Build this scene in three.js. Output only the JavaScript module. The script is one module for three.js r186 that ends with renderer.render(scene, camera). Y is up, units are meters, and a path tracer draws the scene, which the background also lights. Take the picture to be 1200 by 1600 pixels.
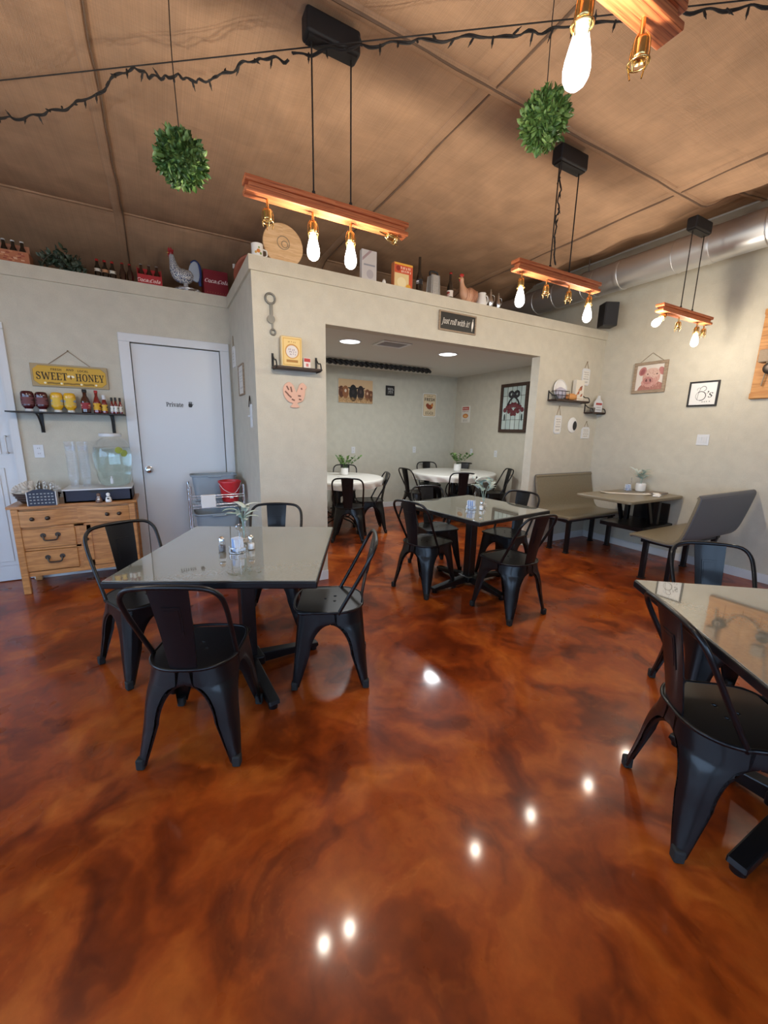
import * as THREE from 'three';
import { RoundedBoxGeometry } from 'three/addons/geometries/RoundedBoxGeometry.js';
import { mergeGeometries, mergeVertices } from 'three/addons/utils/BufferGeometryUtils.js';
import { RectAreaLightUniformsLib } from 'three/addons/lights/RectAreaLightUniformsLib.js';
import { createNoise2D, createNoise3D } from 'simplex-noise';

// ------------------------------------------------------------------ camera, sky, light, exposure
const scene = new THREE.Scene();
const renderer = new THREE.WebGLRenderer({ antialias: true });
renderer.toneMapping = THREE.LinearToneMapping;
renderer.toneMappingExposure = 1.0;
renderer.shadowMap.enabled = true;
RectAreaLightUniformsLib.init();
const camera = new THREE.PerspectiveCamera(2 * Math.atan(800 / 621) * 180 / Math.PI, 1200 / 1600, 0.05, 60);
{
  const D = Math.PI / 180, pitch = 11.65 * D, yaw = 28.8 * D, roll = 1.1 * D;
  const fwd = new THREE.Vector3(Math.sin(yaw) * Math.cos(pitch), -Math.sin(pitch), -Math.cos(yaw) * Math.cos(pitch));
  const rt = new THREE.Vector3(Math.cos(yaw), 0, Math.sin(yaw)), up = rt.clone().cross(fwd);
  const r2 = rt.clone().multiplyScalar(Math.cos(roll)).addScaledVector(up, Math.sin(roll));
  const u2 = up.clone().multiplyScalar(Math.cos(roll)).addScaledVector(rt, -Math.sin(roll));
  camera.quaternion.setFromRotationMatrix(new THREE.Matrix4().makeBasis(r2, u2, fwd.clone().negate()));
  camera.position.set(0, 1.44, 0);
}
scene.background = new THREE.Color().setRGB(0.46, 0.68, 1.0);
scene.backgroundIntensity = 6.0;
const BULB = { color: new THREE.Color().setRGB(1, 0.9, 0.75), cd: 1.22, glow: 6 };
const DOWN = { color: new THREE.Color().setRGB(0.93, 0.97, 1), nits: 165, glow: 5 };

// ------------------------------------------------------------------ helpers
const V = (x, y, z) => new THREE.Vector3(x, y, z);
let seed = 7;
const rnd = () => { seed = (seed * 1664525 + 1013904223) >>> 0; return seed / 4294967296; };
const rr = (a, b) => a + (b - a) * rnd();
const n2 = createNoise2D(() => rnd()), n3 = createNoise3D(() => rnd());
const used = {};
const numbered = (n) => { const k = used[n] || 0; used[n] = k + 1; return k ? n + '_' + String(k).padStart(3, '0') : n; };
function xf(g, { p = [0, 0, 0], r = [0, 0, 0], s = [1, 1, 1] } = {}) {
  return g.applyMatrix4(new THREE.Matrix4().compose(V(...p), new THREE.Quaternion().setFromEuler(new THREE.Euler(...r)), V(...s)));
}
const box = (w, h, d, x = 0, y = 0, z = 0, r = [0, 0, 0]) => xf(new THREE.BoxGeometry(w, h, d), { p: [x, y, z], r });
const span = (x0, x1, y0, y1, z0, z1) => box(x1 - x0, y1 - y0, z1 - z0, (x0 + x1) / 2, (y0 + y1) / 2, (z0 + z1) / 2);
const rbox = (w, h, d, b, x = 0, y = 0, z = 0, r = [0, 0, 0], seg = 2) => xf(new RoundedBoxGeometry(w, h, d, seg, b), { p: [x, y, z], r });
const cyl = (r0, r1, h, x = 0, y = 0, z = 0, r = [0, 0, 0], seg = 20) => xf(new THREE.CylinderGeometry(r1, r0, h, seg), { p: [x, y, z], r });
const ball = (r, x = 0, y = 0, z = 0, s = [1, 1, 1], seg = 16) => xf(new THREE.SphereGeometry(r, seg, Math.max(6, seg * 0.65 | 0)), { p: [x, y, z], s });
const torus = (R, r, x = 0, y = 0, z = 0, rot = [0, 0, 0], arc = Math.PI * 2, seg = 28) => xf(new THREE.TorusGeometry(R, r, 8, seg, arc), { p: [x, y, z], r: rot });
const lathe = (pts, seg = 28, p = [0, 0, 0]) => xf(new THREE.LatheGeometry(pts.map(([a, b]) => new THREE.Vector2(a, b)), seg), { p });
function tube(pts, r, seg = 24, rad = 8, closed = false, tension = 0.5) {
  return new THREE.TubeGeometry(new THREE.CatmullRomCurve3(pts.map((q) => V(...q)), closed, 'catmullrom', tension), seg, r, rad, closed);
}
function bar(a, b, r, rad = 8) {           // straight round bar between two points
  const A = V(...a), B = V(...b), d = B.clone().sub(A), g = new THREE.CylinderGeometry(r, r, d.length(), rad);
  g.applyQuaternion(new THREE.Quaternion().setFromUnitVectors(V(0, 1, 0), d.clone().normalize()));
  return g.translate(...A.add(B).multiplyScalar(0.5).toArray());
}
function shapeOf(pts, curve = false) {
  const s = new THREE.Shape(); const q = pts.map(([a, b]) => new THREE.Vector2(a, b));
  if (curve) { const c = new THREE.CatmullRomCurve3(q.map((v) => V(v.x, v.y, 0)), true).getPoints(pts.length * 6); s.setFromPoints(c.slice(0, -1).map((v) => new THREE.Vector2(v.x, v.y))); } else s.setFromPoints(q);
  return s;
}
const ext = (shape, depth, bevel = 0, o = {}) => xf(new THREE.ExtrudeGeometry(shape, { depth: depth - 2 * bevel, bevelEnabled: bevel > 0, bevelSize: bevel, bevelThickness: bevel, bevelSegments: 2, bevelOffset: -bevel, curveSegments: 10 }).translate(0, 0, bevel), o);
function rrect(w, h, r) {
  const s = new THREE.Shape(), x = -w / 2, y = -h / 2;
  s.moveTo(x + r, y); s.lineTo(x + w - r, y); s.absarc(x + w - r, y + r, r, -Math.PI / 2, 0); s.lineTo(x + w, y + h - r); s.absarc(x + w - r, y + h - r, r, 0, Math.PI / 2);
  s.lineTo(x + r, y + h); s.absarc(x + r, y + h - r, r, Math.PI / 2, Math.PI); s.lineTo(x, y + r); s.absarc(x + r, y + r, r, Math.PI, Math.PI * 1.5); return s;
}
function uvm(g, k = 1) {                    // uv in metres from the face direction (surface coordinates of the thing itself)
  g = g.index ? g.toNonIndexed() : g; const P = g.attributes.position, uv = new Float32Array(P.count * 2), a = V(), b = V(), c = V();
  for (let i = 0; i < P.count; i += 3) {
    a.fromBufferAttribute(P, i); b.fromBufferAttribute(P, i + 1); c.fromBufferAttribute(P, i + 2);
    const n = b.clone().sub(a).cross(c.clone().sub(a)), ax = Math.abs(n.x), ay = Math.abs(n.y), az = Math.abs(n.z);
    [a, b, c].forEach((v, j) => { const [u, w] = ay >= ax && ay >= az ? [v.x, v.z] : ax >= az ? [v.z, v.y] : [v.x, v.y]; uv[(i + j) * 2] = u * k; uv[(i + j) * 2 + 1] = w * k; });
  }
  g.setAttribute('uv', new THREE.BufferAttribute(uv, 2)); return g;
}
function join(list) {
  const l = list.flat().map((g) => { const q = g.index ? g.toNonIndexed() : g.clone(); for (const k of Object.keys(q.attributes)) if (!['position', 'normal', 'uv'].includes(k)) q.deleteAttribute(k); q.morphAttributes = {}; return q; });
  return l.length === 1 ? l[0] : mergeGeometries(l);
}
function mesh(name, geos, mat, parent, label) {
  const m = new THREE.Mesh(geos.isBufferGeometry ? geos : join(geos), mat); m.name = name; m.castShadow = m.receiveShadow = true;
  if (label) m.userData.label = label; if (parent) parent.add(m); return m;
}
function thing(name, label, category, pos = [0, 0, 0], ry = 0, group) {
  const o = new THREE.Group(); o.name = numbered(name); o.position.set(...pos); o.rotation.y = ry; o.userData = { label, category }; if (group) o.userData.group = group; scene.add(o); return o;
}
function struct(name, geos, mat, parent, k = 1) {
  const m = mesh(name, uvm(join([geos].flat()), k), mat, parent || scene); if (!parent) { m.name = numbered(name); m.userData.kind = 'structure'; } return m;
}
function structGroup(name, pos = [0, 0, 0], ry = 0) { const g = new THREE.Group(); g.name = numbered(name); g.position.set(...pos); g.rotation.y = ry; g.userData.kind = 'structure'; scene.add(g); return g; }
function again(o, label, pos, ry, name) { const c = o.clone(); c.name = numbered(name || o.name.replace(/_\d{3}$/, '')); c.position.set(...pos); c.rotation.set(0, ry, 0); c.userData = { ...o.userData, label }; scene.add(c); return c; }

// ------------------------------------------------------------------ textures
function dataTex(w, h, fn, srgb = true) {
  const d = new Uint8Array(w * h * 4);
  for (let y = 0; y < h; y++) for (let x = 0; x < w; x++) { const c = fn(x / w, y / h, x, y), i = (y * w + x) * 4; d[i] = Math.max(0, Math.min(255, c[0])); d[i + 1] = Math.max(0, Math.min(255, c[1])); d[i + 2] = Math.max(0, Math.min(255, c[2])); d[i + 3] = 255; }
  const t = new THREE.DataTexture(d, w, h); t.wrapS = t.wrapT = THREE.RepeatWrapping; t.magFilter = THREE.LinearFilter; t.minFilter = THREE.LinearMipmapLinearFilter; t.generateMipmaps = true; if (srgb) t.colorSpace = THREE.SRGBColorSpace; t.needsUpdate = true; return t;
}
const fbm = (x, y, o = 4) => { let s = 0, a = 0.5; for (let i = 0; i < o; i++) { s += a * n2(x, y); x = x * 2.03 + 7.1; y = y * 2.03 + 3.7; a *= 0.5; } return s; };
const mix = (a, b, t) => a + (b - a) * Math.max(0, Math.min(1, t));
const mix3 = (a, b, t) => [mix(a[0], b[0], t), mix(a[1], b[1], t), mix(a[2], b[2], t)];
const rep = (t, u, v = u) => { t.repeat.set(u, v); return t; };
function canvasTex(w, h, draw) {
  const c = document.createElement('canvas'); c.width = w; c.height = h; const x = c.getContext('2d'); draw(x, w, h);
  const t = new THREE.CanvasTexture(c); t.colorSpace = THREE.SRGBColorSpace; return t;
}
function print(name, w, h, px, draw, parent, pos, rot = [0, 0, 0], rough = 0.7) {   // flat print on the face of a thing
  const t = canvasTex(Math.round(w * px), Math.round(h * px), draw);
  const m = mesh(name, new THREE.PlaneGeometry(w, h), new THREE.MeshStandardMaterial({ map: t, roughness: rough }), parent); m.position.set(...pos); m.rotation.set(...rot); return m;
}
function words(x, s, px, py, size, { font = 'serif', weight = 'bold', style = '', color = '#111', max, align = 'center', skew = 0 } = {}) {
  x.save(); x.translate(px, py); if (skew) x.transform(1, 0, -skew, 1, 0, 0); x.font = `${style} ${weight} ${size}px ${font}`; x.fillStyle = color; x.textAlign = align; x.textBaseline = 'middle'; x.fillText(s, 0, 0, max); x.restore();
}

// ------------------------------------------------------------------ materials
const std = (c, roughness = 0.6, o = {}) => new THREE.MeshStandardMaterial({ color: Array.isArray(c) ? new THREE.Color().setRGB(...c) : c, roughness, ...o });
const phys = (c, roughness = 0.5, o = {}) => new THREE.MeshPhysicalMaterial({ color: Array.isArray(c) ? new THREE.Color().setRGB(...c) : c, roughness, ...o });
const lin2 = (c) => c.map((v) => 255 * Math.pow(v, 1 / 2.2));
const M = {};
{ // acid-stained, sealed concrete: swirled rust, amber and dark red pigment
  const N = 2048, S = 10.5;
  const dark = [78, 27, 8], red = [120, 48, 14], mid = [150, 68, 21], amber = [180, 98, 36], pale = [196, 128, 74];
  const pix = (u, v) => {
    const x = u * S, y = v * S;
    const wx = x + 0.35 * fbm(x * 0.9, y * 0.9, 4) + 0.03 * fbm(x * 6 + 40, y * 6, 3), wy = y + 0.35 * fbm(x * 0.9 + 90, y * 0.9 + 31, 4) + 0.03 * fbm(x * 6 + 7, y * 6 + 70, 3);
    const a = fbm(wx * 0.7, wy * 0.7, 5), b = fbm(wx * 2.2 + 20, wy * 2.2 + 55, 5), st = fbm((x * 0.8 + y * 0.6) * 1.6 + a * 2, (y * 0.8 - x * 0.6) * 7 + b * 3, 4), fine = fbm(x * 14, y * 14, 4);
    let c = mix3(red, mid, 0.55 + 1.1 * a); c = mix3(c, amber, (b - 0.02) * 1.25); c = mix3(c, dark, (-b - 0.04) * 1.35); c = mix3(c, amber, (st * Math.max(0, a + 0.25) - 0.05) * 0.9); c = mix3(c, dark, (-a - 0.25) * 1.1);
    const vein = Math.abs(fbm(wx * 1.6 + 200, wy * 1.6, 5)), chip = fbm(x * 1.3 + 70, y * 1.3, 3); c = mix3(c, pale, (0.016 - vein) * 40 * Math.max(0, chip - 0.1));
    const g = 1 + 0.06 * fine + 0.03 * (rnd() - 0.5); return [c[0] * g, c[1] * g, c[2] * g];
  };
  M.floor = phys(0xffffff, 0.4, { map: rep(dataTex(N, N, pix), 1 / S), clearcoat: 0.34, clearcoatRoughness: 0.085, specularIntensity: 0.3 });
  M.floor.map.offset.set(0.36, 0.66);
  M.floor.roughnessMap = rep(dataTex(512, 512, (u, v) => { const k = 205 + 70 * fbm(u * 12, v * 12, 4); return [k, k, k]; }, false), 1 / S * 2);
}
{
  const wb = dataTex(512, 512, (u, v) => { const k = 128 + 80 * fbm(u * 60, v * 60, 3) + 20 * fbm(u * 10, v * 10, 2); return [k, k, k]; }, false);
  const wm = (c) => { const m = std(0xffffff, 0.72, { map: dataTex(512, 512, (u, v) => { const g = 1 + 0.035 * fbm(u * 5, v * 5, 4) + 0.02 * fbm(u * 70, v * 70, 2); return lin2(c).map((q) => q * g); }), bumpMap: wb, bumpScale: 0.0018 }); return m; };
  M.wall = wm([0.56, 0.515, 0.415]); M.alcove = wm([0.55, 0.53, 0.44]); M.ceilingWhite = std([0.62, 0.6, 0.55], 0.85, { bumpMap: wb, bumpScale: 0.002 });
  M.white = phys([0.66, 0.67, 0.68], 0.38); M.trim = phys([0.66, 0.66, 0.66], 0.4);
  M.roof = std([0.3, 0.25, 0.2], 0.9); M.ground = std([0.32, 0.32, 0.3], 0.9);
}
{ // burlap-like ceiling cloth: warp and weft threads, slight dye patches
  const weave = (u, v, x, y) => (Math.sin(x * Math.PI / 2) * 0.5 + Math.sin(y * Math.PI / 2) * 0.5);
  const warp = []; for (let i = 0; i < 1024; i++) warp.push(rnd());
  M.cloth = std(0xffffff, 0.95, {
    map: rep(dataTex(1024, 1024, (u, v, x, y) => { const g = 1 + 0.085 * (warp[x] - 0.5) + 0.05 * (warp[(y * 7) % 1024] - 0.5) + 0.09 * fbm(u * 4, v * 4, 4) + 0.05 * weave(u, v, x, y); return [172 * g, 137 * g, 107 * g]; }), 1 / 1.6),
    bumpMap: rep(dataTex(512, 512, (u, v, x, y) => { const k = 128 + 70 * weave(u, v, x, y) + 40 * (warp[x] - 0.5); return [k, k, k]; }, false), 1 / 0.8), bumpScale: 0.0012,
  });
  M.seam = std([0.2, 0.125, 0.08], 0.95);
}
function woodTex(a, b, c, k = 1) {
  return dataTex(512, 512, (u, v) => { const w = v * 26 * k + 2.2 * fbm(u * 1.6, v * 9, 4), r = 0.5 + 0.5 * Math.sin(w * 2.1), f = fbm(u * 6, v * 130, 3); let q = mix3(a, b, r * 0.8 + 0.3 * f); q = mix3(q, c, (fbm(u * 2 + 5, v * 40, 3) - 0.18) * 2); return q; });
}
M.oak = phys(0xffffff, 0.42, { map: rep(woodTex([172, 116, 62], [200, 142, 82], [138, 84, 40]), 1.6), clearcoat: 0.3, clearcoatRoughness: 0.3 });
M.beam = std(0xffffff, 0.55, { map: rep(woodTex([176, 92, 52], [206, 124, 74], [96, 42, 22], 2), 1.4, 4) });
M.plank = std(0xffffff, 0.6, { map: rep(woodTex([178, 122, 66], [200, 146, 86], [138, 88, 44]), 1.2) });
M.paleWood = std(0xffffff, 0.6, { map: rep(woodTex([212, 172, 126], [226, 190, 146], [188, 142, 98]), 2) });
M.greyWood = std(0xffffff, 0.8, { map: rep(woodTex([150, 130, 108], [168, 148, 124], [110, 92, 74]), 3) });
M.darkWood = std(0xffffff, 0.55, { map: rep(woodTex([58, 40, 30], [74, 52, 40], [38, 26, 20]), 2) });
M.black = phys([0.0045, 0.0047, 0.006], 0.36, { specularIntensity: 0.55, clearcoat: 0.22, clearcoatRoughness: 0.12 });
M.rubber = std([0.01, 0.01, 0.01], 0.8);
M.matteBlack = std([0.014, 0.014, 0.015], 0.55);
M.iron = phys([0.014, 0.013, 0.013], 0.4);
M.laminate = phys(0xffffff, 0.05, { map: rep(dataTex(512, 512, (u, v) => { const g = 1 + 0.05 * fbm(u * 40, v * 40, 3) + 0.05 * (rnd() - 0.5); return [122 * g, 124 * g, 117 * g]; }), 1), clearcoat: 1, clearcoatRoughness: 0.015, ior: 1.75 });
M.booth = phys(0xffffff, 0.4, { map: rep(dataTex(256, 256, (u, v) => { const g = 1 + 0.05 * fbm(u * 30, v * 30, 3) + 0.04 * (rnd() - 0.5); return [122 * g, 110 * g, 86 * g]; }), 1), clearcoat: 0.35, clearcoatRoughness: 0.2 });
M.boothBack = phys([0.1, 0.106, 0.12], 0.45);
M.chrome = std([0.75, 0.76, 0.78], 0.16, { metalness: 1 });
M.steel = std([0.6, 0.61, 0.63], 0.3, { metalness: 1 });
M.galv = std([0.72, 0.73, 0.74], 0.46, { metalness: 0.9, roughnessMap: rep(dataTex(256, 256, (u, v) => { const k = 225 + 28 * fbm(u * 9, v * 9, 4); return [k, k, k]; }, false), 1.2) });
M.brass = std([0.72, 0.5, 0.2], 0.25, { metalness: 1 });
M.pewter = std([0.19, 0.18, 0.155], 0.45, { metalness: 0.6 });
M.glass = phys([1, 1, 1], 0.02, { transmission: 1, thickness: 0, ior: 1.5 });
M.bulbOff = phys([1, 0.9, 0.7], 0.03, { transmission: 1, thickness: 0 });
M.bulbOn = new THREE.MeshStandardMaterial({ color: 0xffffff, emissive: new THREE.Color().setRGB(1, 0.95, 0.86), emissiveIntensity: BULB.glow, roughness: 0.3 });
M.disc = new THREE.MeshStandardMaterial({ color: 0xffffff, emissive: DOWN.color, emissiveIntensity: DOWN.glow, roughness: 0.6 });
M.leaf = [phys([0.1, 0.2, 0.045], 0.5), phys([0.055, 0.125, 0.03], 0.5), phys([0.18, 0.3, 0.08], 0.5)];
M.sage = [phys([0.42, 0.5, 0.45], 0.6), phys([0.3, 0.4, 0.34], 0.6), phys([0.55, 0.6, 0.55], 0.6)];
M.ceramic = phys([0.78, 0.77, 0.74], 0.2, { clearcoat: 0.6 });
M.pewterDark = std([0.07, 0.055, 0.045], 0.4, { metalness: 0.8 });
M.paper = std([0.8, 0.78, 0.75], 0.85);
M.paperFold = std([0.74, 0.7, 0.64], 0.9, { side: THREE.DoubleSide });
M.cord = std([0.02, 0.016, 0.013], 0.7);
M.twine = std([0.3, 0.23, 0.15], 0.9);
M.red = phys([0.52, 0.02, 0.025], 0.35);
M.tub = phys([0.28, 0.33, 0.37], 0.5);

// ------------------------------------------------------------------ room shell
struct('floor', [span(-3.42, 5.32, -0.1, 0, -6.67, 3.32)], M.floor);
struct('ground', [span(-20, -3.42, -0.2, -0.1, -10, 14), span(-3.42, 12, -0.2, -0.1, 3.32, 14)], M.ground);
const DW = -4.7, PW = -3.5, RW = 5.2, TOP = 2.745;
struct('wall_door_side', [span(-3.3, -2.15, 0, 2.62, DW - 0.12, DW), span(-1.175, -0.213, 0, 2.62, DW - 0.12, DW), span(0.586, 0.7, 0, 2.62, DW - 0.12, DW), span(-2.15, -1.175, 2.215, 2.62, DW - 0.12, DW), span(-0.213, 0.586, 2.215, 2.62, DW - 0.12, DW)], M.wall);
struct('wall_store_back', [span(-3.3, 0.7, 0, 2.62, -6.67, -6.55)], M.wall);
struct('wall_nook_side', [span(0.7, 0.82, 0, 2.62, -6.55, PW - 0.12)], M.wall);
struct('wall_partition', [span(0.7, 1.31, 0, 2.62, PW - 0.12, PW), span(1.31, 4.0, 2.33, 2.62, PW - 0.12, PW), span(4.0, RW, 0, 2.62, PW - 0.12, PW)], M.wall);
struct('wall_alcove_back', [span(0.7, RW, 0, 2.62, -6.67, -6.55)], M.alcove);
struct('wall_right', [span(RW, RW + 0.12, 0, 3.9, -6.67, 3.32)], M.wall);
struct('wall_rear', [span(-3.42, RW, 0, 0.45, 3.2, 3.32), span(-3.42, RW, 2.45, 3.9, 3.2, 3.32), span(-3.42, -2.7, 0.45, 2.45, 3.2, 3.32), span(2.1, RW, 0.45, 2.45, 3.2, 3.32)], M.wall);
struct('wall_left', [span(-3.42, -3.3, 0, 0.45, -6.67, 3.2), span(-3.42, -3.3, 2.45, 3.9, -6.67, 3.2), span(-3.42, -3.3, 0.45, 2.45, -6.67, -3.6), span(-3.42, -3.3, 0.45, 2.45, 2.7, 3.2)], M.wall);
struct('ceiling_deck', [span(-3.42, 5.32, 3.9, 4.0, -6.67, 3.32), span(-3.42, RW, 2.745, 3.9, -6.67, -6.62)], M.roof);
struct('ceiling_alcove', [span(0.82, RW, 2.48, 2.61, -6.55, PW - 0.12)], M.ceilingWhite);
struct('ceiling_ledge', [span(-3.3, 0.7, 2.62, TOP, -6.62, DW), span(0.7, RW, 2.62, TOP, -6.62, PW)], M.wall);
struct('trim_1', [span(-3.3, 0.682, 2.642, TOP + 0.004, DW, DW + 0.018)], M.wall);
struct('trim_2', [span(0.682, RW, 2.642, TOP + 0.004, PW, PW + 0.018)], M.wall);
struct('trim_3', [span(0.682, 0.7, 2.642, TOP + 0.004, DW + 0.018, PW)], M.wall);
const bb = (a, b, c, d, n) => struct(n, [span(a, b, 0, 0.085, c, d), span(Math.min(a, b), Math.max(a, b), 0.085, 0.092, c + (d - c) * 0.2, d - (d - c) * 0.2)], M.trim);
bb(RW - 0.014, RW, PW, 3.2, 'baseboard_right'); bb(RW - 0.014, RW, -6.55, PW - 0.12, 'baseboard_alcove_right'); bb(0.82, RW - 0.014, -6.55, -6.536, 'baseboard_alcove_back');
bb(4.0, RW - 0.014, PW, PW + 0.014, 'baseboard_partition'); bb(0.7, 1.31, PW, PW + 0.014, 'baseboard_column'); bb(-1.11, -0.303, DW, DW + 0.014, 'baseboard_door_side'); bb(0.686, 0.7, DW, PW, 'baseboard_nook');

// doors
const { FontLoader } = await import('three/addons/loaders/FontLoader.js');
const { TextGeometry } = await import('three/addons/geometries/TextGeometry.js');
const serifBold = await new FontLoader().loadAsync('fonts/droid/droid_serif_bold.typeface.json');
const sansBold = await new FontLoader().loadAsync('fonts/droid/droid_sans_bold.typeface.json');
function lettering(s, size, depth, font = serifBold) { const g = new TextGeometry(s, { font, size, depth, curveSegments: 4, bevelEnabled: false }); g.computeBoundingBox(); const b = g.boundingBox; return g.translate(-(b.min.x + b.max.x) / 2, -(b.min.y + b.max.y) / 2, 0); }
function casing(x0, x1, h, w, z, parent) {
  mesh('casing', [rbox(w, h, 0.022, 0.006, x0 - w / 2, h / 2, z + 0.011), rbox(w, h, 0.022, 0.006, x1 + w / 2, h / 2, z + 0.011), rbox(x1 - x0 + 2 * w, w * 0.85, 0.022, 0.006, (x0 + x1) / 2, h + w * 0.42, z + 0.011),
    box(0.012, h, 0.03, x0 - 0.006, h / 2, z + 0.008), box(0.012, h, 0.03, x1 + 0.006, h / 2, z + 0.008), box(x1 - x0, 0.012, 0.03, (x0 + x1) / 2, h + 0.006, z + 0.008)], M.trim, parent);
}
{
  const d = structGroup('door_1'); casing(-0.213, 0.586, 2.215, 0.09, DW, d);
  mesh('door_slab', [rbox(0.79, 2.2, 0.04, 0.003, 0.1865, 1.107, DW - 0.032)], M.white, d);
  mesh('door_stop', [box(0.012, 2.21, 0.03, -0.207, 1.105, DW - 0.07), box(0.012, 2.21, 0.03, 0.58, 1.105, DW - 0.07), box(0.8, 0.012, 0.03, 0.1865, 2.209, DW - 0.07)], M.trim, d);
  const k = mesh('door_knob', [lathe([[0.0, 0.065], [0.018, 0.064], [0.029, 0.055], [0.031, 0.045], [0.024, 0.034], [0.012, 0.028], [0.011, 0.008], [0.034, 0.006], [0.036, 0]], 24)], M.chrome, d); k.rotation.x = Math.PI / 2; k.position.set(-0.155, 1.0, DW - 0.012);
  const t = mesh('lettering', lettering('Private', 0.043, 0.002, serifBold), M.matteBlack, d, 'black serif lettering reading Private'); t.position.set(0.128, 1.655, DW - 0.011); t.scale.x = 0.72;
  const hnd = [ext(shapeOf([[-0.014, -0.02], [0.012, -0.02], [0.018, 0], [0.014, 0.012], [-0.016, 0.012], [-0.018, -0.006]], true), 0.002)]; for (let i = 0; i < 4; i++) hnd.push(xf(new THREE.BoxGeometry(0.0055, 0.026 - Math.abs(i - 1.6) * 0.004, 0.002), { p: [-0.013 + i * 0.009, 0.022, 0.001] }));
  hnd.push(box(0.006, 0.022, 0.002, 0.02, 0.002, 0.001, [0, 0, -0.6])); mesh('hand_symbol', hnd, M.matteBlack, d).position.set(0.272, 1.655, DW - 0.011);
}
{
  const d = structGroup('door_2'); casing(-2.15, -1.175, 2.215, 0.062, DW, d);
  mesh('door_slab', [rbox(0.48, 2.2, 0.035, 0.003, -1.42, 1.107, DW - 0.025), rbox(0.48, 2.2, 0.035, 0.003, -1.905, 1.107, DW - 0.025)], M.white, d);
  for (const x of [-1.42, -1.905]) for (const [y, h] of [[0.6, 0.9], [1.62, 0.9]]) mesh('raised_panel', [rbox(0.32, h, 0.014, 0.006, x, y, DW - 0.006), rbox(0.25, h - 0.08, 0.014, 0.006, x, y, DW + 0.002)], M.white, d);
  mesh('pull_handle', [tube([[-1.215, 1.18, DW - 0.006], [-1.215, 1.185, DW + 0.03], [-1.215, 1.25, DW + 0.035], [-1.215, 1.32, DW + 0.03], [-1.215, 1.325, DW - 0.006]], 0.008, 20)], M.white, d);
}
// windows behind the camera
function windowUnit(name, w, h, panes, pos, ry) {
  const g = structGroup(name, pos, ry), f = 0.06;
  mesh('window_frame', [box(w, f, 0.1, 0, f / 2, 0), box(w, f, 0.1, 0, h - f / 2, 0), box(f, h, 0.1, -w / 2 + f / 2, h / 2, 0), box(f, h, 0.1, w / 2 - f / 2, h / 2, 0)], M.trim, g);
  const pw = (w - f) / panes;
  for (let i = 1; i < panes; i++) mesh('mullion', [box(0.05, h - 2 * f, 0.07, -w / 2 + f / 2 + pw * i, h / 2, 0)], M.trim, g);
  for (let i = 0; i < panes; i++) mesh('pane', [box(pw - 0.05, h - 2 * f, 0.006, -w / 2 + f / 2 + pw * (i + 0.5), h / 2, 0)], M.glass, g);
}
windowUnit('window_1', 4.8, 2.0, 4, [-0.3, 0.45, 3.26], 0); windowUnit('window_2', 6.3, 2.0, 5, [-3.36, 0.45, -0.45], Math.PI / 2);

// ------------------------------------------------------------------ draped cloth ceiling
const sm = (a, b, x) => { const t = Math.max(0, Math.min(1, (x - a) / (b - a))); return t * t * (3 - 2 * t); };
const CX = [-3.3, -0.2, 1.75, 3.7, 5.2], CZ = [3.2, 0.6, -2.06, -4.75, -6.62];
function clothY(x, z) {
  let y = 3.335 + 0.27 * sm(4.05, 4.75, x) + 0.06 * sm(4.7, 5.2, x); if (z < -4.75) y -= (-4.75 - z) * 0.33;
  const i = x < CX[1] ? 0 : x < CX[2] ? 1 : x < CX[3] ? 2 : 3, k = z > CZ[1] ? 0 : z > CZ[2] ? 1 : z > CZ[3] ? 2 : 3;
  const u = (x - CX[i]) / (CX[i + 1] - CX[i]), v = (CZ[k] - z) / (CZ[k] - CZ[k + 1]), inn = Math.pow(Math.max(0, 16 * u * (1 - u) * v * (1 - v)), 0.5);
  y -= 0.028 * inn;
  const pull = Math.exp(-Math.pow((z + 2.06) / 0.9, 2)), rad = fbm(x * 1.1 + 3, z * 0.35, 3);
  y += inn * (0.022 * rad + 0.012 * fbm((x + z * 0.35) * 4.2, z * 0.5 + 9, 3)) + inn * pull * 0.014 * Math.sin((x * 2.2 - z * 1.1) * 4 + 3 * rad);
  if (x > 2.6) y += inn * 0.02 * Math.sin((x * 0.55 + z) * 9 + 4 * rad) * sm(2.6, 4, x);
  return y;
}
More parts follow.
